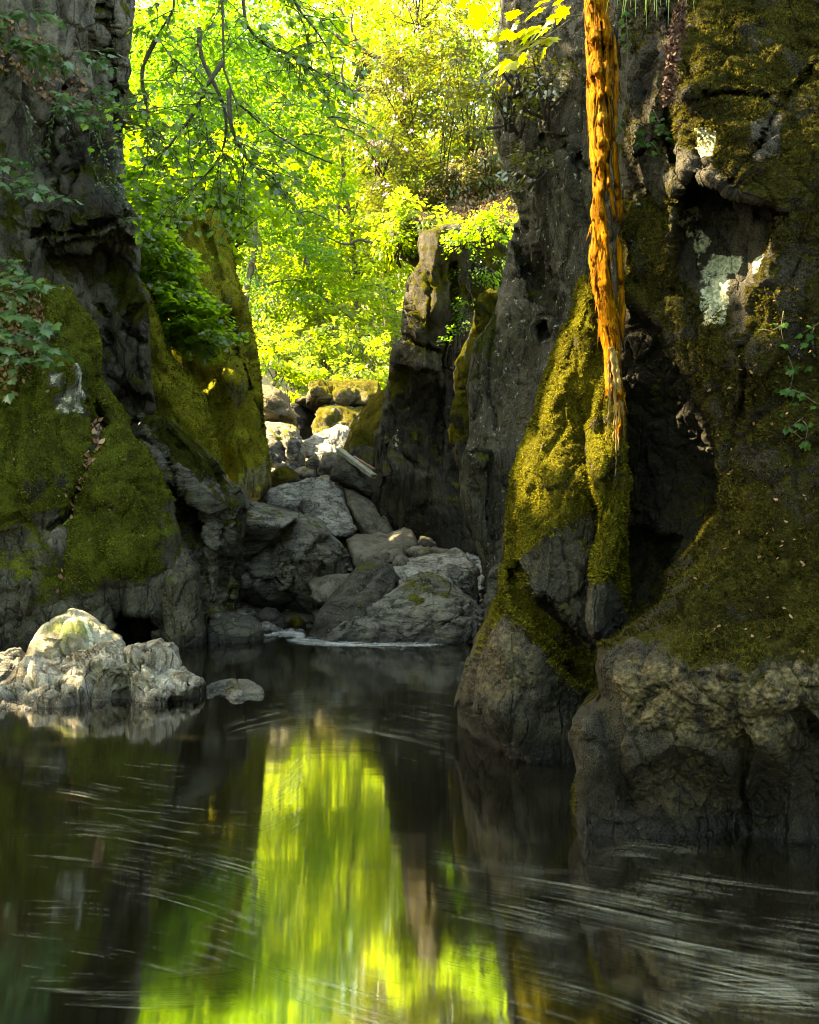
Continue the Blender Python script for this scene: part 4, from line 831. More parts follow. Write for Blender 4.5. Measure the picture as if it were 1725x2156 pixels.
rock("sloping_pale_shelf", "pale splintered rock shelf sloping up to the right below the thick slab", "rock",
     [(630, 934), (645, 925), (664, 915), (687, 903), (711, 892), (722, 897), (740, 902), (734, 918), (726, 950), (715, 966), (700, 982), (670, 972), (645, 964)],
     [(640, 935, 27.5), (690, 908, 29.5), (715, 897, 30), (735, 905, 29.6), (660, 940, 26), (700, 925, 27), (720, 930, 27.3), (660, 958, 24.7), (700, 960, 24.6), (690, 945, 25.5)], M['light'], R=(5, .4), back=1.5, step=3.0, seed=116, disp=[('strata', .22, .14, (1, 1, 1), .55), ('facet', .6, .16, (.6, 1, 1.6), .5), ('fbm', .15, .04)])
for k, (lab, ol, yy, mt) in enumerate([
    ("reddish-brown stone above the rippled rock beside the leaning wedge", [(682, 952), (700, 950), (716, 957), (707, 985), (697, 1008), (670, 1008), (668, 988)], 22.6, 'smooth_brown'),
    ("small dark round stone in the middle of the upper cascade", [(643, 972), (655, 962), (668, 963), (678, 978), (676, 992), (650, 996)], 23.0, 'boulder_dark'),
    ("flat brown stone just above the rippled rock", [(618, 992), (640, 983), (665, 988), (668, 1008), (640, 1015), (620, 1010)], 22.4, 'smooth_brown'),
    ("mossy low stone at the foot of the tall mossy fin", [(562, 1000), (580, 986), (605, 982), (630, 996), (634, 1014), (600, 1025), (564, 1028)], 21.8, 'gold'),
    ("pale egg-shaped stone left of the small dark round stone", [(583, 985), (595, 974), (610, 976), (620, 990), (610, 1000), (588, 998)], 22.9, 'light'),
    ("pale stone wedged between the cleft boulder and the tall mossy fin", [(552, 945), (562, 938), (574, 950), (576, 975), (560, 982), (550, 970)], 23.2, 'light'),
    ]):
    cx, cy_ = np.mean(ol, 0)
    rock("cascade_stone", lab, "stone", ol, [(cx, cy_, yy - .3), (ol[0][0], ol[0][1], yy + .2), (cx, min(p[1] for p in ol), yy + .3), (cx, max(p[1] for p in ol), yy - .1)],
         M[mt], R=(6, .3), back=.6, step=3.0, seed=120 + k, rough=1.2, disp=[('facet', .5, .16), ('facet', .2, .05)], group="stones of the upper cascade", paint=[('moss', None, 0, .5 if mt == 'gold' else .1)])

# ------------------------------------------------------------------ vegetation tools
def unit(a): return a / np.maximum(np.linalg.norm(a, axis=-1, keepdims=True), 1e-9)

def leaf_template(kind):
    if kind == 'maple':
        o = np.array([(0, 0), (.18, .04), (.42, -.06), (.36, .14), (.56, .30), (.36, .38), (.42, .62), (.20, .58), (.13, .78), (0, 1.0),
                      (-.13, .78), (-.20, .58), (-.42, .62), (-.36, .38), (-.56, .30), (-.36, .14), (-.42, -.06), (-.18, .04)], float)
        V = np.vstack([[(0, .30)], o]); n = len(o)
        F = np.array([(0, 1 + i, 1 + (i + 1) % n) for i in range(n)])
    elif kind == 'maple_small':
        o = np.array([(0, 0), (.40, -.02), (.55, .32), (.36, .40), (.40, .62), (.16, .60), (0, 1.0), (-.16, .60), (-.40, .62), (-.36, .40), (-.55, .32), (-.40, -.02)], float)
        V = np.vstack([[(0, .30)], o]); n = len(o)
        F = np.array([(0, 1 + i, 1 + (i + 1) % n) for i in range(n)])
    elif kind == 'oval':
        V = np.array([(0, 0), (.26, .28), (.24, .62), (0, 1), (-.24, .62), (-.26, .28)], float); F = np.array([(0, 1, 2), (0, 2, 3), (0, 3, 4), (0, 4, 5)])
    elif kind == 'long':
        V = np.array([(0, 0), (.13, .35), (.12, .7), (0, 1), (-.12, .7), (-.13, .35)], float); F = np.array([(0, 1, 2), (0, 2, 3), (0, 3, 4), (0, 4, 5)])
    else:
        V = np.array([(0, 0), (.32, .45), (0, 1), (-.32, .45)], float); F = np.array([(0, 1, 2), (0, 2, 3)])
    z = -.16 * np.abs(V[:, 0]) - .12 * V[:, 1] ** 2
    return np.column_stack([V, z]), F

def frames(tip, nrm):
    t = unit(tip); s = unit(np.cross(t, nrm)); n = np.cross(s, t)
    return np.stack([s, t, n], -1)

def leaves(name, pos, tip, nrm, size, kind, mat, parent, tint=None, stuff=False):
    T, F = leaf_template(kind)
    n = len(pos); k = len(T)
    R = frames(tip, nrm)
    V = pos[:, None] + np.einsum('nij,kj->nki', R, T) * np.asarray(size).reshape(-1, 1, 1)
    FF = (F[None] + (np.arange(n) * k)[:, None, None]).reshape(-1, 3)
    tint = RNG.random(n) if tint is None else tint
    return mesh_obj(name, V.reshape(-1, 3), FF, mat, parent, False, {"tint": np.repeat(tint, k)}, kind="stuff" if stuff else None)

LEAFMESH = {}
def leaf_parts(pos, tip, nrm, size, kind, mat, parent, name="leaf"):
    """single leaves as parts, sharing a few meshes"""
    key = (kind, mat.name)
    if key not in LEAFMESH:
        ms = []
        for v in range(3):
            T, F = leaf_template(kind); T = T.copy(); T[:, 2] *= (.5, 1.2, 2.0)[v]; T[:, 0] *= (1, .92, 1.06)[v]
            me = bpy.data.meshes.new(name); me.from_pydata(T.tolist(), [], F.tolist()); me.materials.append(mat); ms.append(me)
        LEAFMESH[key] = ms
    R = frames(tip, nrm)
    from mathutils import Matrix
    base = np.array(parent.location)
    for i in range(len(pos)):
        o = bpy.data.objects.new(name, LEAFMESH[key][i % 3])
        m = Matrix(R[i].tolist()).to_4x4(); m.translation = Vector(pos[i] - base)
        sc = float(size[i])
        o.matrix_local = m @ Matrix.Scale(sc, 4)
        o.parent = parent
        COL.objects.link(o)

def tube(pts, rad, sides=6, jitter=0.0, seed=0):
    pts = np.asarray(pts, float); n = len(pts)
    rad = np.broadcast_to(np.asarray(rad, float), (n,))
    T = unit(np.gradient(pts, axis=0))
    ref = np.where(np.abs(T[:, 2:3]) > .9, np.array([[1., 0, 0]]), np.array([[0, 0, 1.]]))
    A = unit(np.cross(T, ref)); B = np.cross(T, A)
    ang = np.linspace(0, 2 * math.pi, sides, endpoint=False)
    V = pts[:, None] + rad[:, None, None] * (np.cos(ang)[None, :, None] * A[:, None] + np.sin(ang)[None, :, None] * B[:, None])
    V = V.reshape(-1, 3)
    if jitter: V = V + (perlin(V * 6, seed) * jitter)[:, None] * unit(V - np.repeat(pts, sides, 0))
    idx = np.arange(n * sides).reshape(n, sides)
    r = np.roll(idx, -1, 1)
    F = np.stack([idx[:-1], r[:-1], r[1:], idx[1:]], -1).reshape(-1, 4)
    caps = [idx[0][::-1], idx[-1]]
    V = np.vstack([V, pts[0], pts[-1]])
    tri = np.array([(n * sides, idx[0][(k + 1) % sides], idx[0][k]) for k in range(sides)] + [(n * sides + 1, idx[-1][k], idx[-1][(k + 1) % sides]) for k in range(sides)])
    return V, F, tri

def tubes_obj(name, lst, mat, parent, kind=None):
    Vs, Fs, Ts, o = [], [], [], 0
    for V, F, T in lst:
        Vs.append(V); Fs.append(F + o); Ts.append(T + o); o += len(V)
    return mesh_obj(name, np.vstack(Vs), [np.vstack(Fs), np.vstack(Ts)], mat, parent, True, kind=kind)

def smooth_line(pts, n):
    pts = np.asarray(pts, float)
    d = np.concatenate([[0], np.cumsum(np.linalg.norm(np.diff(pts, axis=0), axis=1))])
    t = np.linspace(0, d[-1], n)
    # Catmull-Rom
    out = []
    for x in t:
        i = min(max(np.searchsorted(d, x, 'right') - 1, 0), len(pts) - 2)
        f = (x - d[i]) / max(d[i + 1] - d[i], 1e-9)
        p0, p1, p2, p3 = pts[max(i - 1, 0)], pts[i], pts[i + 1], pts[min(i + 2, len(pts) - 1)]
        out.append(.5 * ((2 * p1) + (-p0 + p2) * f + (2 * p0 - 5 * p1 + 4 * p2 - p3) * f * f + (-p0 + 3 * p1 - 3 * p2 + p3) * f ** 3))
    return np.array(out)

M['bark'] = simple_mat('bark', (.05, .042, .03), (.10, .085, .06), 9, .9, .8, (1, 1, .3))
M['bark_dark'] = simple_mat('bark_dark', (.022, .018, .012), (.045, .038, .026), 12, .9, .6)
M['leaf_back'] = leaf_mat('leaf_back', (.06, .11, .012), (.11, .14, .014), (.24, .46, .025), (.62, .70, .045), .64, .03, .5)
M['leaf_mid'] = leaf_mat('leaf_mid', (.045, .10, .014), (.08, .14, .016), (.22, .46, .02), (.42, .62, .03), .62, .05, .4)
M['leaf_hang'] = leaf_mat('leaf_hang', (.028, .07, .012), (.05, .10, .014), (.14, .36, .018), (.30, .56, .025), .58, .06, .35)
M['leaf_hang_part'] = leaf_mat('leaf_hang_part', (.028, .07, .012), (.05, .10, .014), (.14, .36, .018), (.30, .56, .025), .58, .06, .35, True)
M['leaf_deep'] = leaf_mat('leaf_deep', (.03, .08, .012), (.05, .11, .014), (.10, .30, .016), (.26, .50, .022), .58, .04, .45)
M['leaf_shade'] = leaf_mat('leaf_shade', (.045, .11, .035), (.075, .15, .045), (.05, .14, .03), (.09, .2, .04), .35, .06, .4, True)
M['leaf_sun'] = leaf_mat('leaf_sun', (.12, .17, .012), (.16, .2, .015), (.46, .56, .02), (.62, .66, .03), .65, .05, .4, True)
M['leaf_rhodo'] = leaf_mat('leaf_rhodo', (.030, .055, .012), (.07, .085, .014), (.09, .13, .008), (.30, .29, .015), .36, .10, .3)
M['leaf_ivy'] = leaf_mat('leaf_ivy', (.012, .045, .006), (.035, .095, .012), (.03, .09, .008), (.07, .17, .015), .35, .012, .5, True)
M['litter'] = leaf_mat('litter', (.14, .07, .03), (.30, .19, .10), (.12, .06, .02), (.22, .13, .05), .25, .02, .6)
M['litter_part'] = leaf_mat('litter_part', (.22, .11, .06), (.46, .30, .19), (.12, .06, .02), (.22, .13, .05), .2, .02, .6, True)
M['petal'] = leaf_mat('petal', (.55, .30, .50), (.75, .55, .72), (.5, .3, .5), (.7, .5, .65), .4, .02, .5)

def crown_points(c, r, n_spray, per, L=1.3, W=.8, shell=.35, droop=.18, center=None, jit=.10):
    """leaf sprays through an ellipsoid: flat drooping fans pointing outwards"""
    c = np.asarray(c, float); r = np.asarray(r, float)
    d = unit(RNG.normal(0, 1, (n_spray, 3)))
    q = RNG.random(n_spray) ** shell
    cen = c + d * r * q[:, None]
    out = unit(d * np.array([1, 1, .25]) + RNG.normal(0, .45, (n_spray, 3)) * np.array([1, 1, .3]))
    sd = unit(np.cross(out, np.array([0, 0, 1.]) + RNG.normal(0, .2, (n_spray, 3))))
    up = np.cross(sd, out)
    s = RNG.random((n_spray, per)); w = RNG.uniform(-1, 1, (n_spray, per))
    wid = W * (1 - s * .65)
    pos = (cen[:, None] + out[:, None] * (s * L)[..., None] + sd[:, None] * (w * wid)[..., None] + up[:, None] * RNG.normal(0, jit, (n_spray, per))[..., None])
    pos[..., 2] -= droop * L * s ** 2
    tip = out[:, None] + sd[:, None] * (w * .8)[..., None] + RNG.normal(0, .35, (n_spray, per, 3)) + np.array([0, 0, -.35])
    nrm = up[:, None] * 1.0 + RNG.normal(0, .45, (n_spray, per, 3)) + np.array([0, -.1, .3])
    tint = np.clip(np.repeat(RNG.random(n_spray), per).reshape(n_spray, per) * .6 + RNG.random((n_spray, per)) * .4, 0, 1)
    return pos.reshape(-1, 3), tip.reshape(-1, 3), nrm.reshape(-1, 3), tint.ravel(), cen

# keep the shaft of sun that reaches the dead trunk and the pinnacle free of leaves
SUNSHAFT = [(P(1255, v, 6.4), .20) for v in range(-100, 940, 50)] + [(surf(ROCKS['rock_pinnacle'], *q)[0], .17) for q in smooth_line(np.array([(1232, 590, 0), (1190, 710, 0), (1150, 830, 0), (1118, 930, 0), (1095, 990, 0)], float), 14)[:, :2]] + [(surf(ROCKS['rock_pinnacle'], *q)[0], .10) for q in smooth_line(np.array([(1238, 640, 0), (1205, 740, 0), (1172, 850, 0), (1150, 930, 0), (1132, 1000, 0)], float), 14)[:, :2]] + [(surf(ROCKS['rock_fin'], 1285, y_)[0], .12) for y_ in (830, 880, 930)] + [(P(1110, y_, 5.85), .3) for y_ in (0, 60, 120)] + [(P(1190, y_, 5.9), .25) for y_ in (10, 60)]
def in_shaft(pos, rad=.2, ext=0.0):
    S = np.array(SUN_DIR); m = np.zeros(len(pos), bool)
    for q, r_ in SUNSHAFT:
        w = pos - q; t = w @ S
        m |= (np.linalg.norm(w - t[:, None] * S, axis=1) < r_ + .12) & (t > .6)
    return m

def tree(name, label, base, top, lobes, leaf, mat, kind='diamond', rad=.25, per=46, L=1.4, W=.9, group=None, bend=.6, droop=.18, nlimb=9, clear=True, barkm='bark'):
    base = np.asarray(base, float); top = np.asarray(top, float)
    root = tag(empty(name, base), label, "tree", group)
    mid = base + (top - base) * .5 + np.array([RNG.normal(0, bend), RNG.normal(0, bend), 0])
    tr = smooth_line([base - np.array([0, 0, .5]), base + (mid - base) * .5, mid, top], 14)
    mesh_obj("trunk", *[(lambda V, F, T: (V, [F, T]))(*tube(tr, np.linspace(rad, rad * .35, 14), 8, rad * .2))][0], M[barkm], root)
    P_, T_, N_, C_, Z_ = [], [], [], [], []
    for c, r, n in lobes:
        a, b_, c_, d_, cen = crown_points(c, r, n, per, L, W, .4, droop)
        P_.append(a); T_.append(b_); N_.append(c_); C_.append(d_); Z_.append(cen)
    P_ = np.vstack(P_); T_ = np.vstack(T_); N_ = np.vstack(N_); C_ = np.concatenate(C_); Z_ = np.vstack(Z_)
    if clear:
        k = ~in_shaft(P_)
        P_, T_, N_, C_ = P_[k], T_[k], N_[k], C_[k]
    limbs = []
    for i in RNG.choice(len(Z_), min(nlimb, len(Z_)), False):
        s = tr[RNG.integers(6, 13)]; e = Z_[i]
        m_ = (s + e) / 2 + np.array([0, 0, .12 * np.linalg.norm(e - s)]) + RNG.normal(0, .25, 3)
        ln = smooth_line([s, m_, e], 9)
        if clear and in_shaft(smooth_line([s, m_, e], 40)).any(): continue
        limbs.append(tube(ln, np.linspace(rad * .34, rad * .06, 9), 5))
        for q in range(3):
            e2 = Z_[np.argsort(((Z_ - e) ** 2).sum(1))[RNG.integers(1, 8)]]
            s2 = ln[RNG.integers(4, 8)]
            l2 = smooth_line([s2, (s2 + e2) / 2 + RNG.normal(0, .2, 3), e2], 6)
            if clear and in_shaft(smooth_line(l2, 24)).any(): continue
            limbs.append(tube(l2, np.linspace(rad * .12, rad * .03, 6), 4))
    tubes_obj("limbs", limbs, M[barkm], root)
    leaves("crown", P_, T_, N_, RNG.uniform(.75, 1.25, len(P_)) * leaf, kind, mat, root, C_)
    return root

# ------------------------------------------------------------------ wood beyond the gorge
G = "sunlit trees filling the gap beyond the cascade"
def A(u, v, Y): return P(u, v, Y)
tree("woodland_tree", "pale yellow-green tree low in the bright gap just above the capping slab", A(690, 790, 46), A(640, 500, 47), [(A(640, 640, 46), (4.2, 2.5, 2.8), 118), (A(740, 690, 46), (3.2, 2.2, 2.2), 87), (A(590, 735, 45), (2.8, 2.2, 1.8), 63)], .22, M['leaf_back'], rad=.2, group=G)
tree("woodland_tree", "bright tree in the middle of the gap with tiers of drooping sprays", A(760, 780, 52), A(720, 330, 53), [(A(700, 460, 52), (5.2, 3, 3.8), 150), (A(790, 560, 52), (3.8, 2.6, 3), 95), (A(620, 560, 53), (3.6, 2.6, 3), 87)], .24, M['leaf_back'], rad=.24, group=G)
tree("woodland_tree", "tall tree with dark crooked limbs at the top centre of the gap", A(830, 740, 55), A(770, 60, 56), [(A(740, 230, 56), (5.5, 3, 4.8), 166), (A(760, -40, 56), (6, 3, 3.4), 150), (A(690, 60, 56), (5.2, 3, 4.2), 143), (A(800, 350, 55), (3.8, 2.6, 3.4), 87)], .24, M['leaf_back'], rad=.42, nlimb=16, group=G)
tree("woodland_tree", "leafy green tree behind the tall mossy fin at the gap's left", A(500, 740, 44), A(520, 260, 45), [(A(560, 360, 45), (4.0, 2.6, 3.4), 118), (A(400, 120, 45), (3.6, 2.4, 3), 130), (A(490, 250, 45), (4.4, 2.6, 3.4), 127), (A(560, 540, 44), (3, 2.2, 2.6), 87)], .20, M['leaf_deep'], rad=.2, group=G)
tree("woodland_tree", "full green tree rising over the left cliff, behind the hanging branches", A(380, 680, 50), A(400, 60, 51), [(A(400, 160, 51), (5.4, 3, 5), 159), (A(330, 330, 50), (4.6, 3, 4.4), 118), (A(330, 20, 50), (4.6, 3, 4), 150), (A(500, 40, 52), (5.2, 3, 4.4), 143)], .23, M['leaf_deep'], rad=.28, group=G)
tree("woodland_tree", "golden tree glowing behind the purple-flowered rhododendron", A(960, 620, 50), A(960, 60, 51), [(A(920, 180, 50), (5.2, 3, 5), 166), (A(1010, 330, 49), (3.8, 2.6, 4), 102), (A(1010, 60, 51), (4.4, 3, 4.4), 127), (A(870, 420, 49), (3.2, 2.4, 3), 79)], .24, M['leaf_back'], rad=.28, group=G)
ct = [o_ for o_ in bpy.data.objects if o_.get("label", "").startswith("tall tree with dark crooked")][0]
for k, (ln, r0) in enumerate([([(850, 165), (815, 140), (790, 118), (760, 104), (728, 92), (705, 70)], .20), ([(815, 195), (770, 186), (735, 196), (705, 172), (690, 150)], .17), ([(735, 194), (720, 160), (725, 120)], .09), ([(730, 300), (712, 278), (690, 270), (672, 280)], .12), ([(760, 104), (740, 60), (745, 20)], .10), ([(800, 520), (760, 505), (730, 515), (690, 500)], .09), ([(840, 620), (790, 600), (740, 615), (700, 590)], .08), ([(800, 700), (750, 712), (710, 705)], .07)]):
    c = smooth_line([P(u_, v_, 44.5 + .3 * k) for u_, v_ in ln], 16)
    V_, F_, T_ = tube(c, np.linspace(r0, r0 * .35, 16), 7, r0 * .3, k)
    mesh_obj("limb", V_, [F_, T_], M['bark_dark'], ct)
# the wood goes on behind them as one mass of leaves
fw = 60000
fp = np.stack([RNG.uniform(-46, 40, fw), RNG.uniform(66, 78, fw), RNG.uniform(0, 1, fw)], 1)
top_ = 40 + 7 * perlin(np.stack([fp[:, 0] * .16, fp[:, 1] * .2, fp[:, 0] * 0], 1), 3)
fp[:, 2] = 11 + fp[:, 2] ** .9 * (top_ - 11)
cl = perlin(fp * .45, 8) > -.2
fp = fp[cl]; fw = len(fp)
o = leaves("far_wood", fp, RNG.normal(0, 1, (fw, 3)) + np.array([0, 0, -.6]), RNG.normal(0, .5, (fw, 3)) + np.array([0, -.2, 1]), RNG.uniform(.4, .75, fw), 'diamond', M['leaf_back'], None, stuff=True)
tag(o, "distant sunlit wood closing the bright gap behind the nearer trees", "wood")
# trees along the left bank, outside the frame: their crowns keep the sun off the gorge floor but for a few gaps
GL = "trees along the top of the left bank"
for k, (x, y, z, r, n) in enumerate([(-10.5, 0, 11, 4.6, 190), (-11, 6, 12.5, 4.6, 210), (-11, 12, 13.5, 4.8, 220), (-11.5, 17, 14.5, 4.4, 150)]):
    tree("bank_tree", ["bank tree nearest the viewer, left outside the frame", "second bank tree from the viewer, left outside the frame", "bank tree level with the mossy bluff, left outside the frame", "bank tree above the dark overhanging cliff", "farthest bank tree, beyond the dark overhanging cliff"][k],
         (x - 1.5, y, float(bed(np.array([x - 1.5]), np.array([float(y)]))[0])), (x, y, z + 2), [((x, y, z), (r, 4.0, 3.2), n), ((x + 1.5, y, z - 2), (r * .7, 3.5, 2.2), n // 2), ((x + 2.2, y, z + 3.6), (r * .75, 3.4, 2.4), n // 2)], .34, M['leaf_back'], rad=.26, per=44, L=1.6, W=1.1, group=GL, clear=True)

for k, (x, z) in enumerate([(-13, 7), (-4.5, 6.5), (4.5, 6.5), (13, 7)]):
    tree("rear_tree", ["far left", "left middle", "right middle", "far right"][k] + " tree of the wood closing the pool behind the viewer",
         (x, -13, -.5), (x, -13, z + 5), [((x, -13, z), (4.4, 2.4, 5.5), 80)], .42, M['leaf_mid'], rad=.3, per=40, L=1.6, W=1.1, group="wood behind the viewer", clear=False)

# ------------------------------------------------------------------ banks with earth and leaf litter
M['earth'] = rock_mat('earth', (.07, .05, .03), (.12, .085, .05), (.04, .03, .02), ((.03, .035, .008), (.06, .07, .012), (.1, .12, .016)))
rock("earth_bank", "steep leaf-strewn earth bank above the dark pillar under the rhododendron", "bank",
     [(815, 470), (860, 445), (900, 385), (950, 340), (1010, 310), (1120, 280), (1140, 480), (1100, 560), (1000, 560), (900, 520), (850, 530), (822, 515)],
     [(830, 480, 24), (900, 400, 25.5), (1000, 330, 26), (1090, 320, 24), (880, 480, 22), (960, 470, 21.8), (1060, 480, 21.2), (980, 540, 21), (1080, 520, 20.9), (835, 510, 23.2)], M['earth'], R=(12, .6), back=3, step=4.5, seed=141, disp=[('fbm', .8, .2), ('facet', .5, .08)], paint=[('moss', None, 0, .3)])
rock("grassy_bank", "green bank rising behind the mossy shoulder under the trees at left", "bank",
     [(240, 150), (320, 250), (380, 340), (430, 400), (480, 450), (500, 560), (460, 760), (300, 760), (240, 600)],
     [(260, 250, 24), (350, 340, 24.5), (440, 430, 24.5), (300, 500, 22.5), (420, 550, 22.5), (300, 700, 21), (420, 700, 21.5)], M['earth'], R=(16, .8), back=3, step=6, seed=143, disp=[('fbm', .9, .25), ('facet', .6, .1)], paint=[('moss', None, 0, .8)])

def scatter_on(rname, poly, n):
    r = ROCKS[rname]
    k = np.where(inside(r["U"], poly))[0]
    k = RNG.choice(k, n)
    return r["V"][k] + RNG.normal(0, .02, (n, 3)), r["N"][k]

def litter(parent, rname, poly, n, size, mat, name="leaf_litter"):
    p, nn = scatter_on(rname, poly, n)
    tip = RNG.normal(0, 1, (n, 3)); nrm = nn + RNG.normal(0, .45, (n, 3))
    return leaves(name, p + nn * .015, tip, nrm, RNG.uniform(.6, 1.3, n) * size, 'oval', mat, parent, stuff=True)

o = litter(None, "earth_bank", [(860, 445), (900, 390), (950, 345), (1010, 320), (1110, 330), (1110, 500), (1000, 520), (880, 500)], 3200, .10, M['litter'])
tag(o, "drift of dry brown leaves on the bank under the rhododendron", "leaf litter")
o = litter(None, "mossy_bluff", [(-40, 580), (60, 590), (90, 640), (95, 740), (60, 790), (20, 830), (-60, 820)], 900, .075, M['litter'])
tag(o, "brown dead leaves lying on top of the mossy bluff at the left edge", "leaf litter")
o = litter(None, "dark_overhanging_cliff", [(-20, 30), (100, 80), (220, 200), (200, 260), (60, 200), (-20, 120)], 500, .085, M['litter'])
tag(o, "dead leaves caught among the roots high on the dark cliff", "leaf litter")

o = litter(None, "mossy_cliff", [(1440, 780), (1725, 500), (1725, 1380), (1420, 1330), (1520, 1080)], 130, .026, M['litter'], "leaf_scraps")
tag(o, "scraps of dead leaf caught in the moss of the right cliff", "leaf litter")
o = litter(None, "mossy_bluff", [(20, 760), (200, 720), (340, 1000), (340, 1200), (40, 1250)], 90, .05, M['litter'], "leaf_scraps")
tag(o, "scraps of dead leaf caught in the moss of the left bluff", "leaf litter")

# brown leaves lodged in the crevice of the bluff, one by one
cre = smooth_line(np.array([(210, 885, 0), (203, 905, 0), (205, 940, 0), (190, 970, 0), (175, 1010, 0), (160, 1040, 0), (150, 1080, 0), (143, 1120, 0), (135, 1160, 0), (125, 1210, 0), (130, 1255, 0)], float), 110)
r = ROCKS["mossy_bluff"]
T, F = leaf_template('oval')
lm = []
for v in range(3):
    t2 = T.copy(); t2[:, 2] *= (1, -2.2, 2.5)[v]
    me = bpy.data.meshes.new("fallen_leaf"); me.from_pydata(t2.tolist(), [], F.tolist()); me.materials.append(M['litter_part']); lm.append(me)
for k in range(110):
    if RNG.random() < .12: continue
    uq = np.array([cre[k, 0] + RNG.normal(0, 5), cre[k, 1] + RNG.normal(0, 4)])
    nb_ = ((r["U"] - uq) ** 2).sum(1) < 24 ** 2
    p = P(uq[0], uq[1], float(np.percentile(r["V"][nb_, 1], 12)) + RNG.uniform(-.03, .05))
    o = bpy.data.objects.new("fallen_leaf", lm[k % 3]); COL.objects.link(o)
    o.location = Vector(p); o.rotation_euler = (RNG.uniform(.4, 2.2), RNG.uniform(-1, 1), RNG.uniform(0, 6)); s_ = RNG.uniform(.06, .11); o.scale = (s_, s_, s_)
    tag(o, "dry brown leaf lodged in the winding crevice of the mossy bluff", "leaf", "leaves in the bluff's crevice")

# ------------------------------------------------------------------ overhanging sycamore, left of centre
def twigs_from(line, n, length, down=.3, spread=.7, rng=RNG):
    out = []
    for i in range(n):
        k = rng.integers(1, len(line) - 1)
        d = unit(line[min(k + 1, len(line) - 1)] - line[k - 1])
        e = unit(d * .5 + rng.normal(0, spread, 3) * np.array([1, .7, .5]) + np.array([0, 0, -down]))
        l = length * rng.uniform(.5, 1.2)
        out.append(smooth_line([line[k], line[k] + e * l * .5 + rng.normal(0, .04, 3), line[k] + e * l + np.array([0, 0, -.12 * l])], 6))
    return out

def leaves_on(lines, step, size, rng=RNG):
    p, t, n = [], [], []
    for ln in lines:
        L = np.linalg.norm(np.diff(ln, axis=0), axis=1).sum()
        m = max(2, int(L / step))
        q = smooth_line(ln, m)
        d = unit(np.gradient(q, axis=0))
        for i in range(m):
            for sgn in (-1, 1):
                s = unit(np.cross(d[i], np.array([0, 0, 1.])) + 1e-6)
                tip = unit(d[i] * .6 + s * sgn * .9 + rng.normal(0, .3, 3) + np.array([0, 0, -.35]))
                p.append(q[i] + tip * size * rng.uniform(.2, .7)); t.append(tip)
                n.append(unit(np.array([0, -.35, 1.]) + rng.normal(0, .38, 3)))
    return np.array(p), np.array(t), np.array(n)

trunk_b = np.array([-9.8, 13.6, .4])
root = tag(empty("overhanging_sycamore", trunk_b), "sycamore whose dark leafy branches hang down across the upper left of the gap", "tree")
mesh_obj("trunk", *[(lambda V, F, T: (V, [F, T]))(*tube(smooth_line([trunk_b - [0, 0, 1], [-9.3, 13.4, 5], [-8.2, 13, 9], [-6.8, 12.6, 11.7], [-5, 12.4, 13.2]], 18), np.linspace(.36, .16, 18), 9, .05))][0], M['bark'], root)
mains = [[(-5, 12.4, 13.2), (-3.6, 12.4, 12.0), tuple(P(450, -160, 12.3)), tuple(P(465, -40, 12.2)), tuple(P(470, 60, 12.0)), tuple(P(470, 130, 12)), tuple(P(482, 190, 11.9)), tuple(P(510, 228, 11.8)), tuple(P(560, 270, 11.9)), tuple(P(625, 312, 12.2)), tuple(P(700, 345, 12.6))],
         [(-5, 12.4, 13.2), tuple(P(300, -200, 12.4)), tuple(P(370, -40, 12.4)), tuple(P(362, 30, 12.4)), tuple(P(330, 80, 12.5)), tuple(P(350, 112, 12.5)), tuple(P(400, 150, 12.3)), tuple(P(440, 195, 12.2))],
         [tuple(P(450, -160, 12.3)), tuple(P(505, -40, 12.5)), tuple(P(520, 50, 12.6)), tuple(P(560, 95, 12.7)), tuple(P(620, 120, 12.8)), tuple(P(680, 160, 13))],
         [tuple(P(482, 190, 11.9)), tuple(P(485, 250, 11.8)), tuple(P(500, 300, 11.9)), tuple(P(535, 350, 12)), tuple(P(590, 380, 12.2))],
         [tuple(P(470, 130, 12)), tuple(P(440, 175, 11.9)), tuple(P(410, 235, 11.9)), tuple(P(370, 290, 12)), tuple(P(330, 340, 12.2))],
         [tuple(P(450, -160, 12.3)), tuple(P(580, -60, 12.8)), tuple(P(630, 20, 12.9)), tuple(P(670, 70, 13)), tuple(P(700, 120, 13.2))],
         [tuple(P(330, 80, 12.5)), tuple(P(300, 150, 12.6)), tuple(P(310, 230, 12.6)), tuple(P(330, 290, 12.5))],
         [tuple(P(420, 60, 12.2)), tuple(P(425, 120, 12.1)), tuple(P(470, 220, 12)), tuple(P(475, 290, 12)), tuple(P(450, 350, 12.1)), tuple(P(400, 400, 12.2))]]
ml = [smooth_line(m, 18) for m in mains]
tw = []
for m in ml:
    tw += twigs_from(m[6:] if len(m) > 10 else m, 11, .85, .25)
tw2 = []
for t in tw: tw2 += twigs_from(t, 2, .4, .2)
tw3 = []
for (u0, u1, v0, v1, n_) in ((285, 460, 0, 330, 34), (460, 720, 0, 240, 46), (300, 470, 250, 470, 26), (560, 720, 120, 350, 28), (470, 640, 250, 420, 16)):
    for i in range(n_):
        a_ = P(RNG.uniform(u0, u1), RNG.uniform(v0, v1), RNG.uniform(12.2, 15.5))
        e_ = a_ + np.array([RNG.uniform(-.1, .6), RNG.uniform(-.3, .3), -RNG.uniform(.05, .35)])
        tw3.append(smooth_line([a_, (a_ + e_) / 2 + [0, 0, .06], e_], 4))
tubes_obj("branches", [tube(m, np.linspace(.035, .008, len(m)), 6) for m in ml], M['bark_dark'], root)
tubes_obj("twigs", [tube(t, np.linspace(.008, .003, len(t)), 4) for t in tw + tw2 + tw3], M['bark_dark'], root, "stuff")
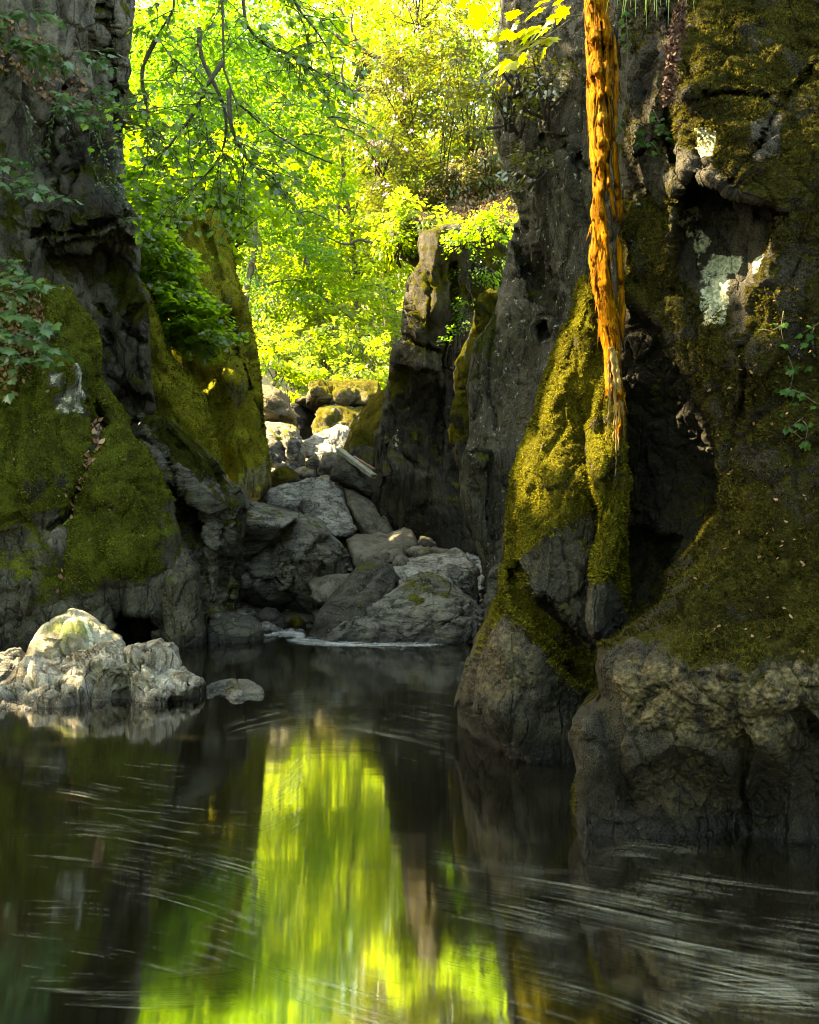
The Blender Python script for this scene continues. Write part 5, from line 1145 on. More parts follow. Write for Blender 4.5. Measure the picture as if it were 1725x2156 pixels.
p, t, n = leaves_on(tw + tw2 + tw3, .16, .11)
keep = ~in_shaft(p, .35); p, t, n = p[keep], t[keep], n[keep]
order = RNG.permutation(len(p)); near = order[:300]; rest = order[300:]
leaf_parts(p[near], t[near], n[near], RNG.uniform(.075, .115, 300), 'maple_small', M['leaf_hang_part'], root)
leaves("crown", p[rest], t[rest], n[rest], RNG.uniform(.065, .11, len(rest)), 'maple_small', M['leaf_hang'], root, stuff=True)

# ------------------------------------------------------------------ green thicket behind the left fins
def thicket(name, label, blobs, leaf, mat, kind='maple_small', per=40, L=.7, W=.5, cat="shrub", stems=None, group=None, droop=.15):
    c0 = np.asarray(blobs[0][0]); low = c0 - np.array([0, 0, max(b_[1][2] for b_ in blobs)])
    root = tag(empty(name, low), label, cat, group)
    P_, T_, N_, C_, st = [], [], [], [], []
    for c, r, n in blobs:
        a, b_, c_, d_, cen = crown_points(c, r, n, per, L, W, .6, droop, jit=.06)
        P_.append(a); T_.append(b_); N_.append(c_); C_.append(d_)
        foot = np.asarray(c) - np.array([0, -.3, np.asarray(r)[2] * 1.1])
        for z in cen[RNG.choice(len(cen), min(8, len(cen)), False)]:
            st.append(tube(smooth_line([foot + RNG.normal(0, .1, 3), (foot + z) / 2 + RNG.normal(0, .12, 3), z], 7), np.linspace(.028, .006, 7), 5))
    P_ = np.vstack(P_); k = ~in_shaft(P_, .3)
    tubes_obj("stems", st, M['bark_dark'], root, "stuff")
    leaves("foliage", P_[k], np.vstack(T_)[k], np.vstack(N_)[k], RNG.uniform(.75, 1.25, k.sum()) * leaf, kind, mat, root, np.concatenate(C_)[k])
    return root
GT = "green thickets on the left bank"
thicket("sycamore_thicket", "green sycamore thicket on the bank between the dark cliff and the mossy fin", [(P(340, 470, 20.5), (1.2, .8, 1.5), 46), (P(400, 420, 21.5), (1.1, .8, 1.2), 40), (P(320, 380, 21), (.9, .8, 1.4), 34)], .15, M['leaf_mid'], group=GT)
thicket("sycamore_thicket", "leafy shrub spilling over the ledge of the mossy shoulder", [(P(345, 560, 18.2), (.5, .5, .55), 26), (P(330, 530, 18.3), (.45, .5, .5), 20), (P(375, 610, 18.3), (.4, .4, .35), 14)], .12, M['leaf_mid'], L=.45, W=.3, group=GT)
thicket("sycamore_thicket", "light green bush hanging over the dark face of the tall mossy fin", [(P(400, 670, 17.9), (.5, .4, .32), 24), (P(370, 690, 17.8), (.3, .3, .2), 10), (P(440, 700, 17.9), (.35, .3, .22), 14), (P(385, 640, 18), (.3, .3, .2), 10)], .11, M['leaf_mid'], L=.4, W=.3, group=GT)
thicket("sycamore_thicket", "green undergrowth at the brink above the tall mossy fin", [(P(450, 400, 21.5), (1.0, .7, .7), 30), (P(500, 440, 22.5), (.7, .6, .7), 24), (P(480, 360, 23), (1.2, .8, .9), 34)], .15, M['leaf_mid'], group=GT)
thicket("sycamore_thicket", "bright low bushes around the left end of the capping slab", [(P(610, 800, 37), (1.2, .8, .7), 22), (P(575, 745, 36), (.9, .8, 1.1), 24), (P(680, 785, 38), (1.6, .8, .5), 22), (P(770, 760, 38), (1.3, .8, 1.1), 26), (P(650, 720, 40), (1.4, .8, .9), 20), (P(730, 700, 40.5), (1.2, .8, 1.2), 18)], .17, M['leaf_back'], kind='oval', group=GT)

# ------------------------------------------------------------------ rhododendron over the right bank
root = thicket("rhododendron", "dark-leaved rhododendron with pink-purple flower heads over the right bank", [(P(860, 120, 24), (1.5, 1.0, 1.6), 90), (P(800, 290, 24), (.9, .8, 1.0), 60), (P(930, 250, 24), (1.4, 1.0, 1.5), 90), (P(1000, 120, 23.5), (1.1, 1.0, 2.0), 80), (P(820, 400, 24), (.55, .5, .8), 34), (P(960, 370, 23.5), (1.1, .8, .7), 50), (P(880, 380, 24), (.7, .6, .7), 34), (P(890, -60, 24), (1.8, 1, 1.2), 70), (P(1030, 300, 23), (.6, .6, 1.0), 34)],
               .15, M['leaf_rhodo'], kind='long', per=34, L=.55, W=.42)
fl = [(815, 170), (843, 190), (855, 203), (832, 247), (830, 262), (800, 300), (782, 300), (770, 325), (787, 222), (866, 280), (811, 568 // 1 - 180), (813, 412), (862, 20), (880, 60), (900, 105), (970, 60), (979, 75), (852, 316), (930, 35), (790, 345)]
for k, (u, v) in enumerate(fl):
    c = P(u, v, 22.9 + RNG.normal(0, .2)); m = 12
    d = unit(RNG.normal(0, 1, (m, 3)) + np.array([0, -.5, .4]))
    leaves("flower_head", c + d * .03, d, RNG.normal(0, 1, (m, 3)), np.full(m, .07), 'oval', M['petal'], root)
thicket("bank_sapling", "bright sunlit sapling fanning out at the brink right of the pillar top", [(P(1020, 480, 18.6), (.42, .3, .16), 22), (P(980, 500, 18.8), (.25, .25, .08), 10), (P(1060, 465, 18.4), (.28, .25, .14), 12)], .075, M['leaf_mid'], kind='oval', L=.45, W=.28)
thicket("ivy_curtain", "trailing ivy and fern hanging in the cleft right of the pillar", [(P(985, 580, 19.6), (.2, .15, .4), 7), (P(985, 660, 19.4), (.2, .15, .4), 6), (P(1030, 560, 19.2), (.3, .2, .25), 7), (P(965, 720, 19.3), (.12, .15, .4), 4)], .07, M['leaf_hang'], kind='oval', L=.3, W=.2)
thicket("brink_bush", "pale green bush clinging to the rock stub left of the pillar top", [(P(838, 500, 20.9), (.4, .3, .4), 20), (P(850, 450, 21.3), (.6, .4, .35), 20), (P(905, 468, 20.8), (.4, .3, .10), 6)], .11, M['leaf_back'], kind='oval', L=.4, W=.3)
rock("rock_stub", "grey rounded rock stub jutting out under the bush left of the pillar top", "rock", [(818, 470), (835, 445), (880, 450), (900, 520), (890, 570), (870, 560), (845, 540), (825, 520)], [(830, 480, 21.4), (860, 480, 21), (840, 530, 21.3), (880, 540, 21.2)], M['pillar'], R=(12, .5), back=1.2, step=4, seed=151, disp=[('facet', .5, .08), ('fbm', .2, .04)])
thicket("wall_shrub", "dull green shrub growing from the face of the dark rock wall", [(P(1075, 200, 12.4), (.45, .3, .3), 16), (P(1150, 160, 11.6), (.4, .3, .3), 12), (P(1100, 130, 12.2), (.4, .3, .25), 12), (P(1130, 350, 11.8), (.25, .2, .12), 7)], .07, M['leaf_rhodo'], kind='oval', L=.4, W=.3)

# ------------------------------------------------------------------ saplings with single leaves
def sapling(name, label, lines, size, mat, step=.10, kind='maple', stem=.006, cat="sapling", face=(0, -.5, .9), cap=300, sub=3, sublen=.35, group=None):
    ls = [smooth_line([P(*q) for q in l], 10) for l in lines]
    root = tag(empty(name, ls[0][0]), label, cat, group)
    tw = []
    for l in ls: tw += twigs_from(l, sub, sublen, .15, .6) if sub else []
    allt = ls + tw
    for l in ls:
        V_, F_, T_ = tube(l, np.linspace(stem, stem * .4, len(l)), 5)
        mesh_obj("stem", V_, [F_, T_], M['bark'], root)
    if tw: tubes_obj("twigs", [tube(l, np.linspace(stem * .7, stem * .3, len(l)), 4) for l in tw], M['bark'], root, "stuff")
    p, t, n = leaves_on([l[3:] for l in ls] + tw, step, size)
    n = unit(np.array(face) + RNG.normal(0, .32, n.shape))
    k = RNG.permutation(len(p))[:cap]
    leaf_parts(p[k], t[k], n[k], RNG.uniform(.75, 1.3, len(k)) * size, kind, mat, root)
    return root
GS = "sycamore seedlings on the left rocks"
sapling("sycamore_seedling", "green seedling spray on top of the mossy bluff at the left edge", [[(-30, 640, 11.9), (30, 610, 11.8), (70, 590, 11.9)], [(-30, 660, 11.9), (40, 660, 11.7), (110, 680, 11.7)], [(-30, 690, 11.7), (50, 710, 11.6), (140, 745, 11.7)], [(-30, 720, 11.7), (40, 750, 11.6), (110, 760, 11.7)], [(-30, 600, 12), (20, 570, 12)]], .14, M['leaf_shade'], .10, group=GS)
sapling("sycamore_seedling", "leafy spray reaching right across the dark cliff at mid height", [[(-30, 360, 13), (40, 385, 12.9), (90, 400, 12.9), (155, 420, 12.8)], [(-30, 350, 13), (30, 330, 13), (50, 335, 13)], [(30, 385, 12.9), (60, 375, 12.9), (80, 400, 12.9)]], .14, M['leaf_shade'], .10, group=GS, sub=2)
sapling("sycamore_seedling", "leafy spray high on the dark cliff in the upper left corner", [[(-30, 40, 13), (40, 20, 13), (90, 30, 13)], [(-30, 60, 13), (50, 80, 13), (110, 95, 13.1)], [(60, 60, 13), (100, 120, 13.2), (130, 140, 13.3)], [(-30, 90, 13), (30, 90, 13), (60, 110, 13)]], .13, M['leaf_shade'], .09, group=GS)
sapling("sycamore_seedling", "loose leafy spray in front of the dark cliff's right half", [[(60, 190, 13.4), (130, 200, 13.3), (220, 220, 13.4), (290, 215, 13.6)], [(150, 100, 13.6), (190, 115, 13.6), (230, 140, 13.7)], [(100, 215, 13.4), (160, 230, 13.3), (210, 260, 13.4)], [(190, 170, 13.6), (220, 190, 13.6), (245, 180, 13.7)]], .12, M['leaf_shade'], .10, group=GS)
sapling("cliff_shrub", "small-leaved shrub trailing down the dark cliff face", [[(200, 240, 14.2), (215, 300, 14.2), (230, 380, 14.3)], [(190, 250, 14.1), (190, 320, 14.1), (215, 400, 14.2)], [(40, 200, 13.8), (60, 260, 13.8), (70, 330, 13.9)], [(130, 190, 14), (110, 260, 14), (100, 320, 14)], [(235, 250, 14.3), (245, 330, 14.5), (240, 400, 14.5)]], .055, M['leaf_shade'], .06, 'oval', sub=5, group=GS)
sapling("sycamore_seedling", "dark leafy branch leaning out from the dark cliff's right edge", [[(262, 440, 14), (300, 410, 13.8), (350, 370, 13.7), (420, 345, 13.6)], [(280, 430, 13.9), (330, 420, 13.7), (400, 425, 13.6)], [(300, 410, 13.8), (330, 360, 13.7), (380, 310, 13.7)], [(262, 460, 14), (300, 450, 13.9), (330, 455, 13.9)]], .15, M['leaf_hang_part'], .10, group=GS)
sapling("sycamore_seedling", "tiny leaves sprouting along the bluff's left shoulder above the litter", [[(-20, 560, 12.6), (10, 540, 12.6), (30, 545, 12.7)], [(0, 590, 12.4), (40, 575, 12.4), (60, 590, 12.4)]], .10, M['leaf_shade'], .09, group=GS)
GI = "ivy sprigs on the mossy cliff"
for k, (lab, lines) in enumerate([("ivy sprig highest on the mossy cliff's right part", [[(1650, 655, 5.38), (1645, 690, 5.36), (1650, 720, 5.36)]]),
                                  ("ivy sprig at the right edge below the highest sprig", [[(1725, 680, 5.36), (1700, 695, 5.34), (1690, 700, 5.34)], [(1715, 690, 5.35), (1700, 720, 5.34)]]),
                                  ("trailing ivy strand in the middle of the mossy cliff's right part", [[(1660, 750, 5.33), (1670, 780, 5.32), (1665, 815, 5.32)], [(1665, 815, 5.32), (1650, 825, 5.32), (1640, 820, 5.32)], [(1668, 820, 5.32), (1690, 830, 5.31), (1720, 850, 5.31)]]),
                                  ("lowest ivy sprig on the mossy cliff's right part", [[(1690, 880, 5.25), (1670, 895, 5.25), (1658, 900, 5.25)], [(1690, 885, 5.25), (1700, 900, 5.24), (1696, 930, 5.24)]]),
                                  ("ivy twining up the crack right of the dead trunk", [[(1330, 240, 6.28), (1318, 180, 6.3), (1322, 100, 6.35), (1318, 20, 6.4), (1315, -20, 6.4)]]),
                                  ("small ivy sprig beside the knot of the dead trunk", [[(1275, 290, 6.05), (1295, 270, 6.05), (1312, 245, 6.1)], [(1375, 230, 6.1), (1390, 260, 6.1)]]),
                                  ("small ivy sprig under the crack of the mossy cliff", [[(1355, 310, 6.2), (1370, 300, 6.18), (1385, 315, 6.15)], [(1380, 265, 6.1), (1395, 275, 6.1)]])]):
    lines = [[(u_, v_, float(surf(ROCKS["mossy_cliff"], u_, max(v_, -20))[0][1]) - .035) for (u_, v_, y_) in l_] for l_ in lines]
    sapling("ivy_sprig", lab, lines, .042, M['leaf_ivy'], .05, 'maple', .003, "ivy", (-.3, -.9, .6), 60, 1, .10, group=GI)
sapling("sycamore_branch", "sunlit yellow-green sycamore branch in front of the dead trunk's top", [[(1225, 30, 6.0), (1170, 40, 5.9), (1110, 52, 5.8), (1060, 60, 5.8)], [(1200, 40, 5.95), (1160, 70, 5.9), (1105, 95, 5.85), (1065, 125, 5.8)], [(1225, 5, 6), (1190, 0, 5.9), (1140, 12, 5.9), (1100, 30, 5.9)], [(1160, 70, 5.9), (1140, 85, 5.88), (1120, 85, 5.85)], [(1075, 60, 5.8), (1040, 40, 5.9), (1020, 10, 6), (1000, 5, 6)]],   .125, M['leaf_sun'], .075, 'maple', .004, "branch", (-.35, -.35, .9), 80, 0)

ng = 900
gp = np.stack([RNG.uniform(-3.6, 2.2, ng), RNG.uniform(13.4, 30, ng), np.zeros(ng)], 1); gp[:, 2] = bed(gp[:, 0], gp[:, 1]) + .03
ico = np.array([(0, 0, 1), (.9, 0, .4), (.28, .85, .4), (-.72, .53, .4), (-.72, -.53, .4), (.28, -.85, .4), (.72, .53, -.4), (-.28, .85, -.4), (-.9, 0, -.4), (-.28, -.85, -.4), (.72, -.53, -.4), (0, 0, -1)])
icf = np.array([(0, 1, 2), (0, 2, 3), (0, 3, 4), (0, 4, 5), (0, 5, 1), (1, 6, 2), (2, 7, 3), (3, 8, 4), (4, 9, 5), (5, 10, 1), (2, 6, 7), (3, 7, 8), (4, 8, 9), (5, 9, 10), (1, 10, 6), (11, 7, 6), (11, 8, 7), (11, 9, 8), (11, 10, 9), (11, 6, 10)])
GVs = (gp[:, None] + ico[None] * RNG.uniform(.6, 1.3, (ng, 12, 1)) * (RNG.uniform(.05, .22, (ng, 1, 1)) * np.array([1.2, 1, .7]))).reshape(-1, 3)
tag(mesh_obj("gravel", GVs, (icf[None] + (np.arange(ng) * 12)[:, None, None]).reshape(-1, 3), M['light'], None, False, kind="stuff"), "loose grey cobbles between the boulders of the stream bed", "gravel")

# ------------------------------------------------------------------ dead trunk
b = NT('rotten_wood')
pos = b.n("ShaderNodeNewGeometry").outputs["Position"]
mp = b.n("ShaderNodeMapping", i_0=pos); mp.inputs["Scale"].default_value = (1, 1, .12)
n1 = b.noise(mp.outputs[0], 34, 7, .75, .9); n2 = b.noise(pos, 3.0, 4, .6); n3 = b.noise(mp.outputs[0], 80, 3, .6)
col = b.mix(b.ramp(n1, .35, .65), (.10, .034, .001), (.32, .128, .004))
col = b.mix(b.ramp(n2, .56, .72), col, (.22, .11, .012))
col = b.mix(b.math('MULTIPLY', b.ramp(n3, .54, .66), .8), col, (.025, .009, .003))
bu = b.n("ShaderNodeBump"); bu.inputs["Strength"].default_value = 1.0; bu.inputs["Distance"].default_value = .03
b.set(bu.inputs["Height"], b.math('ADD', n1, b.math('MULTIPLY', n3, .5)))
M['wood'] = b.out(b.n("ShaderNodeBsdfPrincipled", i_Base_Color=col, i_Roughness=.9, i_Normal=bu.outputs[0], i_Specular_IOR_Level=.05))
def wood_strip(name, line, rad, parent, seed, sides=30, n=150, groove=.35, flat=.8, cleft=.0):
    pts = np.array([P(*q[:3]) for q in line]); c = smooth_line(pts, n)
    rr = np.interp(np.linspace(0, 1, n), np.linspace(0, 1, len(rad)), rad)
    T = unit(np.gradient(c, axis=0))
    A_ = unit(np.cross(T, np.array([0, 1., 0]))); B_ = np.cross(T, A_)
    ang = np.linspace(0, 2 * math.pi, sides, endpoint=False)
    s = np.linspace(0, np.linalg.norm(np.diff(c, axis=0), axis=1).sum(), n)
    tw = s * .25
    aa = ang[None] + tw[:, None]
    q = np.stack([np.cos(aa) * 2.2, np.sin(aa) * 2.2, np.repeat(s[:, None] * .9, sides, 1)], -1).reshape(-1, 3)
    g = fbm(q * np.array([1, 1, 1.]), 4, seed).reshape(n, sides) * 1.5 + fbm(q * np.array([3, 3, 1.6]), 3, seed + 5, True).reshape(n, sides) * .5
    R = rr[:, None] * (1 + groove * g)
    gc = -math.pi / 2 + .7 * np.sin(s * 1.1 + seed)[:, None]
    dth = (ang[None] - gc + math.pi) % (2 * math.pi) - math.pi
    R = R * (1 - cleft * np.exp(-(dth / .5) ** 2))
    V = c[:, None] + R[..., None] * (np.cos(ang)[None, :, None] * A_[:, None] + flat * np.sin(ang)[None, :, None] * B_[:, None])
    idx = np.arange(n * sides).reshape(n, sides); r = np.roll(idx, -1, 1)
    F = np.stack([idx[:-1], r[:-1], r[1:], idx[1:]], -1).reshape(-1, 4)
    V = np.vstack([V.reshape(-1, 3), c[0], c[-1]])
    T3 = np.array([(n * sides, idx[0][(k + 1) % sides], idx[0][k]) for k in range(sides)] + [(n * sides + 1, idx[-1][k], idx[-1][(k + 1) % sides]) for k in range(sides)])
    return mesh_obj(name, V, [F, T3], M['wood'], parent)
root = tag(empty("dead_tree", P(1300, 930, 6.3)), "split orange-brown dead tree trunk lit by the sun against the dark cliff", "dead tree")
WD = [('ridge', .16, .020, (2.6, 2.6, .22)), ('facet', .12, .012, (2.0, 2.0, .2)), ('ridge', .05, .006, (2.5, 2.5, .2)), ('fbm', .02, .003)]
ridge = [(1243, -110), (1244, 0), (1249, 80), (1256, 148), (1264, 200), (1267, 251), (1268, 296), (1262, 340), (1266, 400), (1268, 450), (1276, 500), (1274, 560), (1271, 600), (1284, 690), (1297, 760), (1302, 830), (1303, 900)]
lft = [(1226, -110), (1230, 0), (1232, 90), (1236, 179), (1240, 269), (1242, 331), (1248, 394), (1243, 448), (1246, 502), (1240, 555), (1249, 609), (1263, 699), (1274, 779), (1284, 850), (1290, 900)]
wp = [(u, v, 6.20) for u, v in ridge] + [(u, v, 6.42) for u, v in lft]
wp += [(1275, 0, 6.27), (1290, 0, 6.33), (1282, 100, 6.27), (1297, 120, 6.30), (1284, 220, 6.28), (1295, 260, 6.3), (1284, 300, 6.27), (1278, 340, 6.26), (1280, 450, 6.26), (1302, 450, 6.26), (1292, 660, 6.22), (1306, 760, 6.24)]
rock("trunk", None, None, lft[:-2] + [(1277, 850), (1280, 905), (1287, 935), (1297, 948), (1306, 925), (1312, 860), (1309, 806), (1306, 717), (1292, 663), (1279, 582), (1281, 520), (1277, 480), (1274, 440), (1272, 400), (1274, 350), (1281, 325), (1288, 291), (1285, 224), (1291, 121), (1286, 67), (1281, 0), (1279, -110)],
     wp, M['wood'], R=(4, .05), back=.10, step=2.4, seed=161, rough=3.5, eps=.04, disp=WD, root=root, part="trunk", shrink=.8,
     cracks=[([(1262, 20), (1270, 120), (1276, 220), (1280, 290)], 3, .06), ([(1277, 0), (1284, 100), (1287, 200)], 2.5, .05), ([(1251, 160), (1256, 240), (1258, 300)], 2, .04), ([(1255, 480), (1258, 560), (1265, 640)], 2.2, .05), ([(1280, 690), (1290, 780), (1296, 860)], 2.2, .05), ([(1255, 330), (1257, 380), (1253, 430)], 2, .04)])
for k, (ol, yy) in enumerate([([(1292, 60), (1299, 110), (1303, 150), (1300, 230), (1297, 300), (1299, 360), (1306, 420), (1313, 440), (1309, 470), (1300, 470), (1293, 400), (1287, 340), (1291, 240), (1294, 150)], 6.24), ([(1272, 335), (1284, 350), (1290, 400), (1297, 455), (1291, 470), (1284, 420), (1276, 370)], 6.20), ([(1300, 490), (1310, 520), (1314, 600), (1318, 660), (1311, 740), (1304, 690), (1302, 600), (1297, 530)], 6.27)]):
    cx = np.mean(ol, 0)
    rock("split_strip", None, None, ol, [(cx[0], q, yy) for q in range(int(min(p[1] for p in ol)), int(max(p[1] for p in ol)), 25)] + [(p[0], p[1], yy + .06) for p in ol[::2]], M['wood'], R=(3, .04), back=.05, step=2.4, seed=165 + k, rough=2, eps=.05, disp=[(a_, b_, c_ * .5, d_) if True else 0 for a_, b_, c_, *d__ in WD for d_ in [d__[0] if d__ else None]], root=root, part="split_strip", shrink=.8)

M['wood_pale'] = simple_mat('wood_pale', (.17, .10, .02), (.30, .21, .06), 30, .9, .8, (1, 1, .12), (.10, .06, .02))
for k, (a_, b_, c_, w_) in enumerate([((1288, 730), (1296, 820), (1292, 930), .016), ((1296, 740), (1304, 840), (1302, 960), .014), ((1282, 760), (1284, 850), (1276, 940), .010), ((1300, 770), (1310, 850), (1314, 930), .012), ((1290, 800), (1298, 880), (1296, 1000), .009)]):
    fy = lambda q_: float(surf(ROCKS['rock_fin'], *q_)[0][1]) - .012
    c = smooth_line([P(*a_, 6.19), P(*b_, min(6.22, fy(b_))), P(*c_, fy(c_))], 40)
    V_, F_, T_ = tube(c, w_ * np.linspace(1.0, .35, 40) * (1 + .35 * np.sin(np.arange(40) * 1.3 + k)), 7, .008, k)
    mesh_obj("root_strand", V_, [F_, T_], M['wood_pale'], root)
r = ROCKS["trunk"]; ns = 220
k = RNG.choice(len(r["V"]), ns); a_ = r["V"][k]; nn = r["N"][k]
d_ = unit(np.array([.05, 0, -1.]) + RNG.normal(0, .10, (ns, 3)) + nn * .12) * np.where(RNG.random(ns) < .5, 1, -1)[:, None]
sd = unit(np.cross(d_, nn)); L_ = RNG.uniform(.04, .20, ns)[:, None]; w_ = RNG.uniform(.003, .009, ns)[:, None]
SV = np.stack([a_ + sd * w_, a_ - sd * w_, a_ + nn * w_ * 1.6, a_ + d_ * L_ + nn * .014], 1).reshape(-1, 3)
SF = (np.array([(0, 2, 3), (2, 1, 3), (1, 0, 3), (0, 1, 2)])[None] + (np.arange(ns) * 4)[:, None, None]).reshape(-1, 3)
mesh_obj("splinters", SV, SF, M['wood'], root, False, kind="stuff")

# bleached plank and stick by the leaning wedge
def beam(name, label, a, b_, w, h, mat, cat):
    a, b_ = P(*a), P(*b_); d = unit(b_ - a); s = unit(np.cross(d, [0, 0, 1])); u = np.cross(s, d)
    n = 12; V = []
    for i in range(n):
        c = a + (b_ - a) * i / (n - 1); k = 1 + .12 * math.sin(i * 1.7)
        for (x, y) in ((-1, -.8), (-.8, -1), (.8, -1), (1, -.8), (1, .8), (.8, 1), (-.8, 1), (-1, .8)): V.append(c + s * x * w * k + u * y * h * k)
    idx = np.arange(n * 8).reshape(n, 8); r = np.roll(idx, -1, 1)
    F = np.stack([idx[:-1], r[:-1], r[1:], idx[1:]], -1).reshape(-1, 4)
    o = mesh_obj(name, np.array(V), [F, np.array([idx[0][::-1][:4], idx[0][::-1][[3, 4, 5, 6]], idx[-1][:4], idx[-1][[3, 4, 5, 6]]])], mat, None, False)
    return tag(o, label, cat)
M['bleached'] = simple_mat('bleached', (.16, .155, .12), (.27, .265, .215), 14, .8, .5, (1, 1, 1))
beam("driftwood_plank", "bleached driftwood plank lying on the leaning wedge", (716, 949, 20.9), (788, 1003, 20.1), .085, .05, M['bleached'], "plank")
beam("driftwood_stick", "thin reddish stick beside the bleached plank", (745, 962, 20.7), (788, 988, 20.2), .028, .025, simple_mat('stick', (.16, .09, .06), (.26, .15, .10), 20), "stick")

# ------------------------------------------------------------------ grass and dead fern at the top right
root = tag(empty("grass_tuft", P(1400, -30, 6.1)), "long green grass tuft drooping at the top of the mossy cliff", "grass tuft")
M['grass'] = leaf_mat('grass', (.07, .13, .015), (.12, .20, .02), (.12, .22, .02), (.2, .3, .03), .4, .05, .4, True)
for k in range(34):
    a = P(1385 + RNG.normal(0, 22), -35 + RNG.normal(0, 10), 6.1); L_ = RNG.uniform(.25, .6)
    d = np.array([RNG.normal(-.15, .5), RNG.uniform(-.5, .1), .35]); ln = [a, a + d * L_ * .45, a + d * L_ * .8 + np.array([0, 0, -.3 * L_]), a + d * L_ * .95 + np.array([0, 0, -.8 * L_])]
    c = smooth_line(ln, 9); s = unit(np.cross(np.gradient(c, axis=0), np.array([0, 1., .2]))); w = np.linspace(.0055, .0008, 9)[:, None]
    V = np.vstack([c + s * w, c - s * w]); F = np.array([(i, i + 1, 10 + i, 9 + i) for i in range(8)])
    mesh_obj("blade", V, F, M['grass'], root)
root = tag(empty("dead_fern", P(1425, -10, 5.75)), "brown withered fern root hanging in the crack of the mossy cliff", "dead fern")
ln = smooth_line([P(1440, -30, 5.8), P(1425, 60, 5.72), P(1415, 130, 5.7), P(1405, 215, 5.72)], 260)
k = RNG.integers(60, 260, 1500)
p_ = ln[k] + RNG.normal(0, .018, (1500, 3))
leaves("fronds", p_, RNG.normal(0, 1, (1500, 3)), RNG.normal(0, 1, (1500, 3)), np.full(1500, .03), 'diamond', simple_mat('dead_fern', (.05, .022, .012), (.11, .05, .03), 30), root)
tubes_obj("stalk", [tube(ln[::12] + RNG.normal(0, .006, 3), np.full(len(ln[::12]), .006), 5), tube(ln[:170:12] + np.array([.03, 0, 0]), np.full(len(ln[:170:12]), .005), 5)], simple_mat('fern_stalk', (.10, .05, .03), (.16, .09, .05), 30), root)

# ------------------------------------------------------------------ foam lines on the pool
def water_pt(u, v):
    Y = FPX * CAM_Z / (v - HV); return np.array([(u - CU) / FPX * Y, Y, .004])
guides = [([(560, 1392), (700, 1382), (850, 1390), (985, 1405)], 34, 60, .12, .4), ([(470, 1470), (650, 1452), (800, 1460), (960, 1490)], 44, 60, .2, .9), ([(430, 1570), (560, 1530), (700, 1515), (820, 1530), (960, 1560)], 60, 120, .3, 1.2),
          ([(0, 1640), (150, 1655), (350, 1690), (550, 1700), (640, 1640)], 80, 110, .2, .8), ([(0, 1770), (200, 1780), (400, 1815), (560, 1860)], 90, 110, .2, .8), ([(840, 1800), (1000, 1830), (1250, 1870), (1500, 1920), (1760, 1960)], 70, 110, .4, 1.6),
          ([(850, 1880), (1100, 1930), (1400, 2010), (1760, 2080)], 90, 130, .4, 1.6), ([(880, 1990), (1100, 2040), (1300, 2090), (1500, 2170)], 90, 100, .3, 1.2), ([(1300, 2060), (1500, 2090), (1760, 2100)], 40, 90, .3, 1.0),  # last guide: denser streaks standing in for a bright sky reflection
          ([(0, 1940), (200, 1950), (400, 1985), (560, 2040)], 110, 60, .1, .4), ([(0, 2080), (250, 2090), (500, 2080)], 60, 40, .1, .5), ([(1230, 1800), (1300, 1785), (1420, 1795), (1500, 1830)], 26, 30, .1, .4), ([(560, 2060), (700, 2110), (850, 2160)], 60, 30, .2, .7)]
FV, FF, FA = [], [], []; o_ = 0
for g, spread, n, l0, l1 in guides:
    gl = smooth_line(np.array([(a, c, 0) for a, c in g], float), 60)[:, :2]
    for i in range(n):
        off = RNG.normal(0, spread * .5); s0 = RNG.uniform(0, .95)
        line = np.array([water_pt(a, max(c + off * (.7 + .5 * j / 60), 1322)) for j, (a, c) in enumerate(gl)])
        d = np.concatenate([[0], np.cumsum(np.linalg.norm(np.diff(line, axis=0), axis=1))])
        a0 = s0 * d[-1]; L_ = RNG.uniform(l0, l1); m = 9
        tt = np.linspace(a0, min(a0 + L_, d[-1]), m)
        c = np.stack([np.interp(tt, d, line[:, k]) for k in range(3)], 1)
        c[:, 0] += .008 * np.sin(tt * 9 + i); c[:, 1] += RNG.normal(0, .003) + .01 * np.sin(tt * 5 + i)
        tg = unit(np.gradient(c, axis=0) + 1e-9); s = np.stack([-tg[:, 1], tg[:, 0], tg[:, 2] * 0], 1)
        w = (.004 + .010 * RNG.random() ** 2) * (c[:, 1] / 4.5) * np.ones(m)
        FA.append(np.outer([0, 1, 0], np.sin(np.linspace(0, math.pi, m)) * RNG.uniform(.3, 1)).ravel())
        c[:, 2] = .004 + .0004 * (i % 9)
        FV += [c + s * w[:, None], c, c - s * w[:, None]]
        FF.append(np.array([(o_ + z_ * m + q, o_ + z_ * m + m + q, o_ + z_ * m + m + q + 1, o_ + z_ * m + q + 1) for z_ in (0, 1) for q in range(m - 1)])); o_ += 3 * m
b = NT('foam')
pos = b.n('ShaderNodeNewGeometry').outputs['Position']
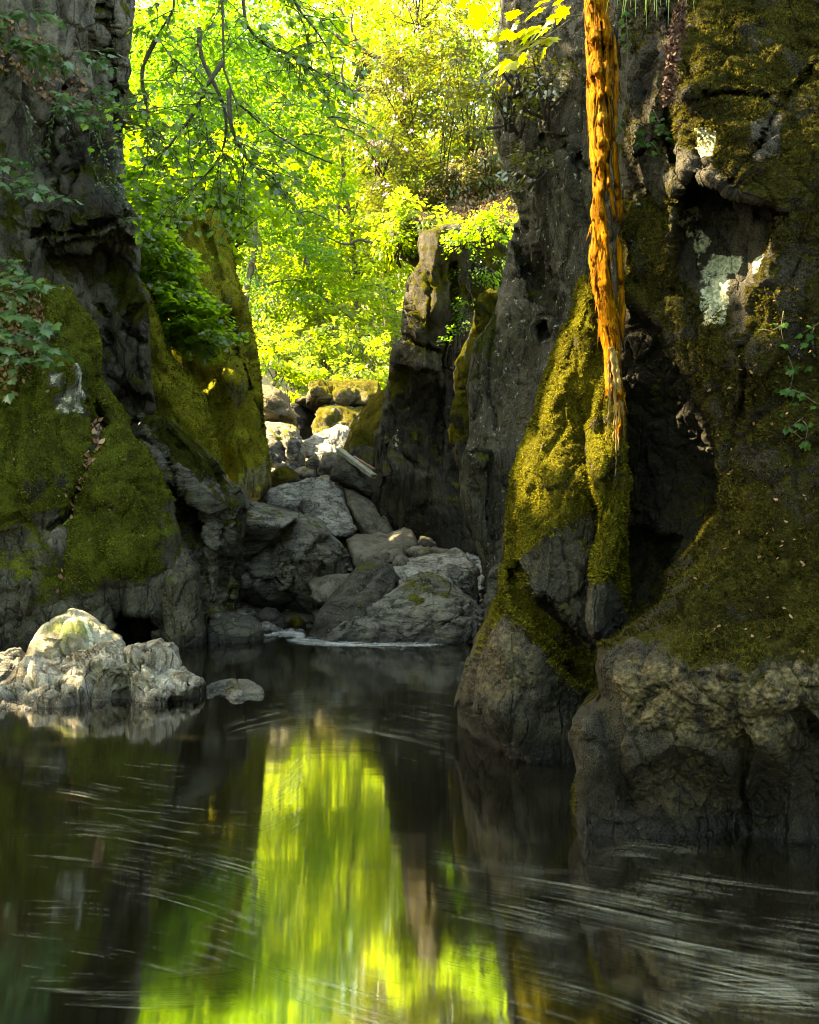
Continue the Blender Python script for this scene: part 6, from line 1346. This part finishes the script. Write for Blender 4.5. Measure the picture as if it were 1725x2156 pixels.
fd = b.n("ShaderNodeBsdfDiffuse"); b.set(fd.inputs[0], (.50, .52, .40))
ft = b.n("ShaderNodeBsdfTransparent")
fm = b.n("ShaderNodeMixShader"); b.set(fm.inputs[0], b.math('MULTIPLY', b.attr('a'), b.math('MULTIPLY', b.ramp(b.noise(pos, 2.2, 4, .6), .38, .66), .17))); b.set(fm.inputs[1], ft); b.set(fm.inputs[2], fd)
M['foam'] = b.out(fm)
tag(mesh_obj("foam_lines", np.vstack(FV), np.vstack(FF), M['foam'], None, True, {'a': np.concatenate(FA)}), "thin pale foam lines drifting in curved streaks over the dark pool", "foam", kind="stuff")

froth = []
FV, FF = [], []; o_ = 0
for g, spread, n in (([(552, 1336), (600, 1333), (648, 1338)], 10, 150), ([(600, 1346), (680, 1354), (800, 1360), (960, 1358)], 7, 90)):
    gl = smooth_line(np.array([(a, c, 0) for a, c in g], float), 40)[:, :2]
    for i in range(n):
        off = RNG.normal(0, spread * .5); j0 = RNG.integers(0, 30); m = 8
        q = gl[j0:j0 + m] + np.array([0, off]); q[:, 1] = np.clip(q[:, 1], 1325, 1372)
        c = np.array([water_pt(a, b_) for a, b_ in q]); c[:, 2] = .010 + .0006 * (i % 12)
        tg = unit(np.gradient(c, axis=0)); sd = np.stack([-tg[:, 1], tg[:, 0], 0 * tg[:, 2]], 1)
        w = RNG.uniform(.012, .035) * np.sin(np.linspace(.1, math.pi - .1, m))[:, None]
        FV += [c + sd * w, c - sd * w]
        FF.append(np.array([(o_ + k_, o_ + m + k_, o_ + m + k_ + 1, o_ + k_ + 1) for k_ in range(m - 1)])); o_ += 2 * m
b = NT('froth')
fd = b.n("ShaderNodeBsdfDiffuse"); b.set(fd.inputs[0], (.62, .66, .66))
fm = b.n("ShaderNodeMixShader", i_0=.22); b.set(fm.inputs[1], b.n("ShaderNodeBsdfTransparent")); b.set(fm.inputs[2], fd)
tag(mesh_obj("froth", np.vstack(FV), np.vstack(FF), b.out(fm), None, True), "pale froth where the stream slides into the pool below the cave boulder", "foam", kind="stuff")
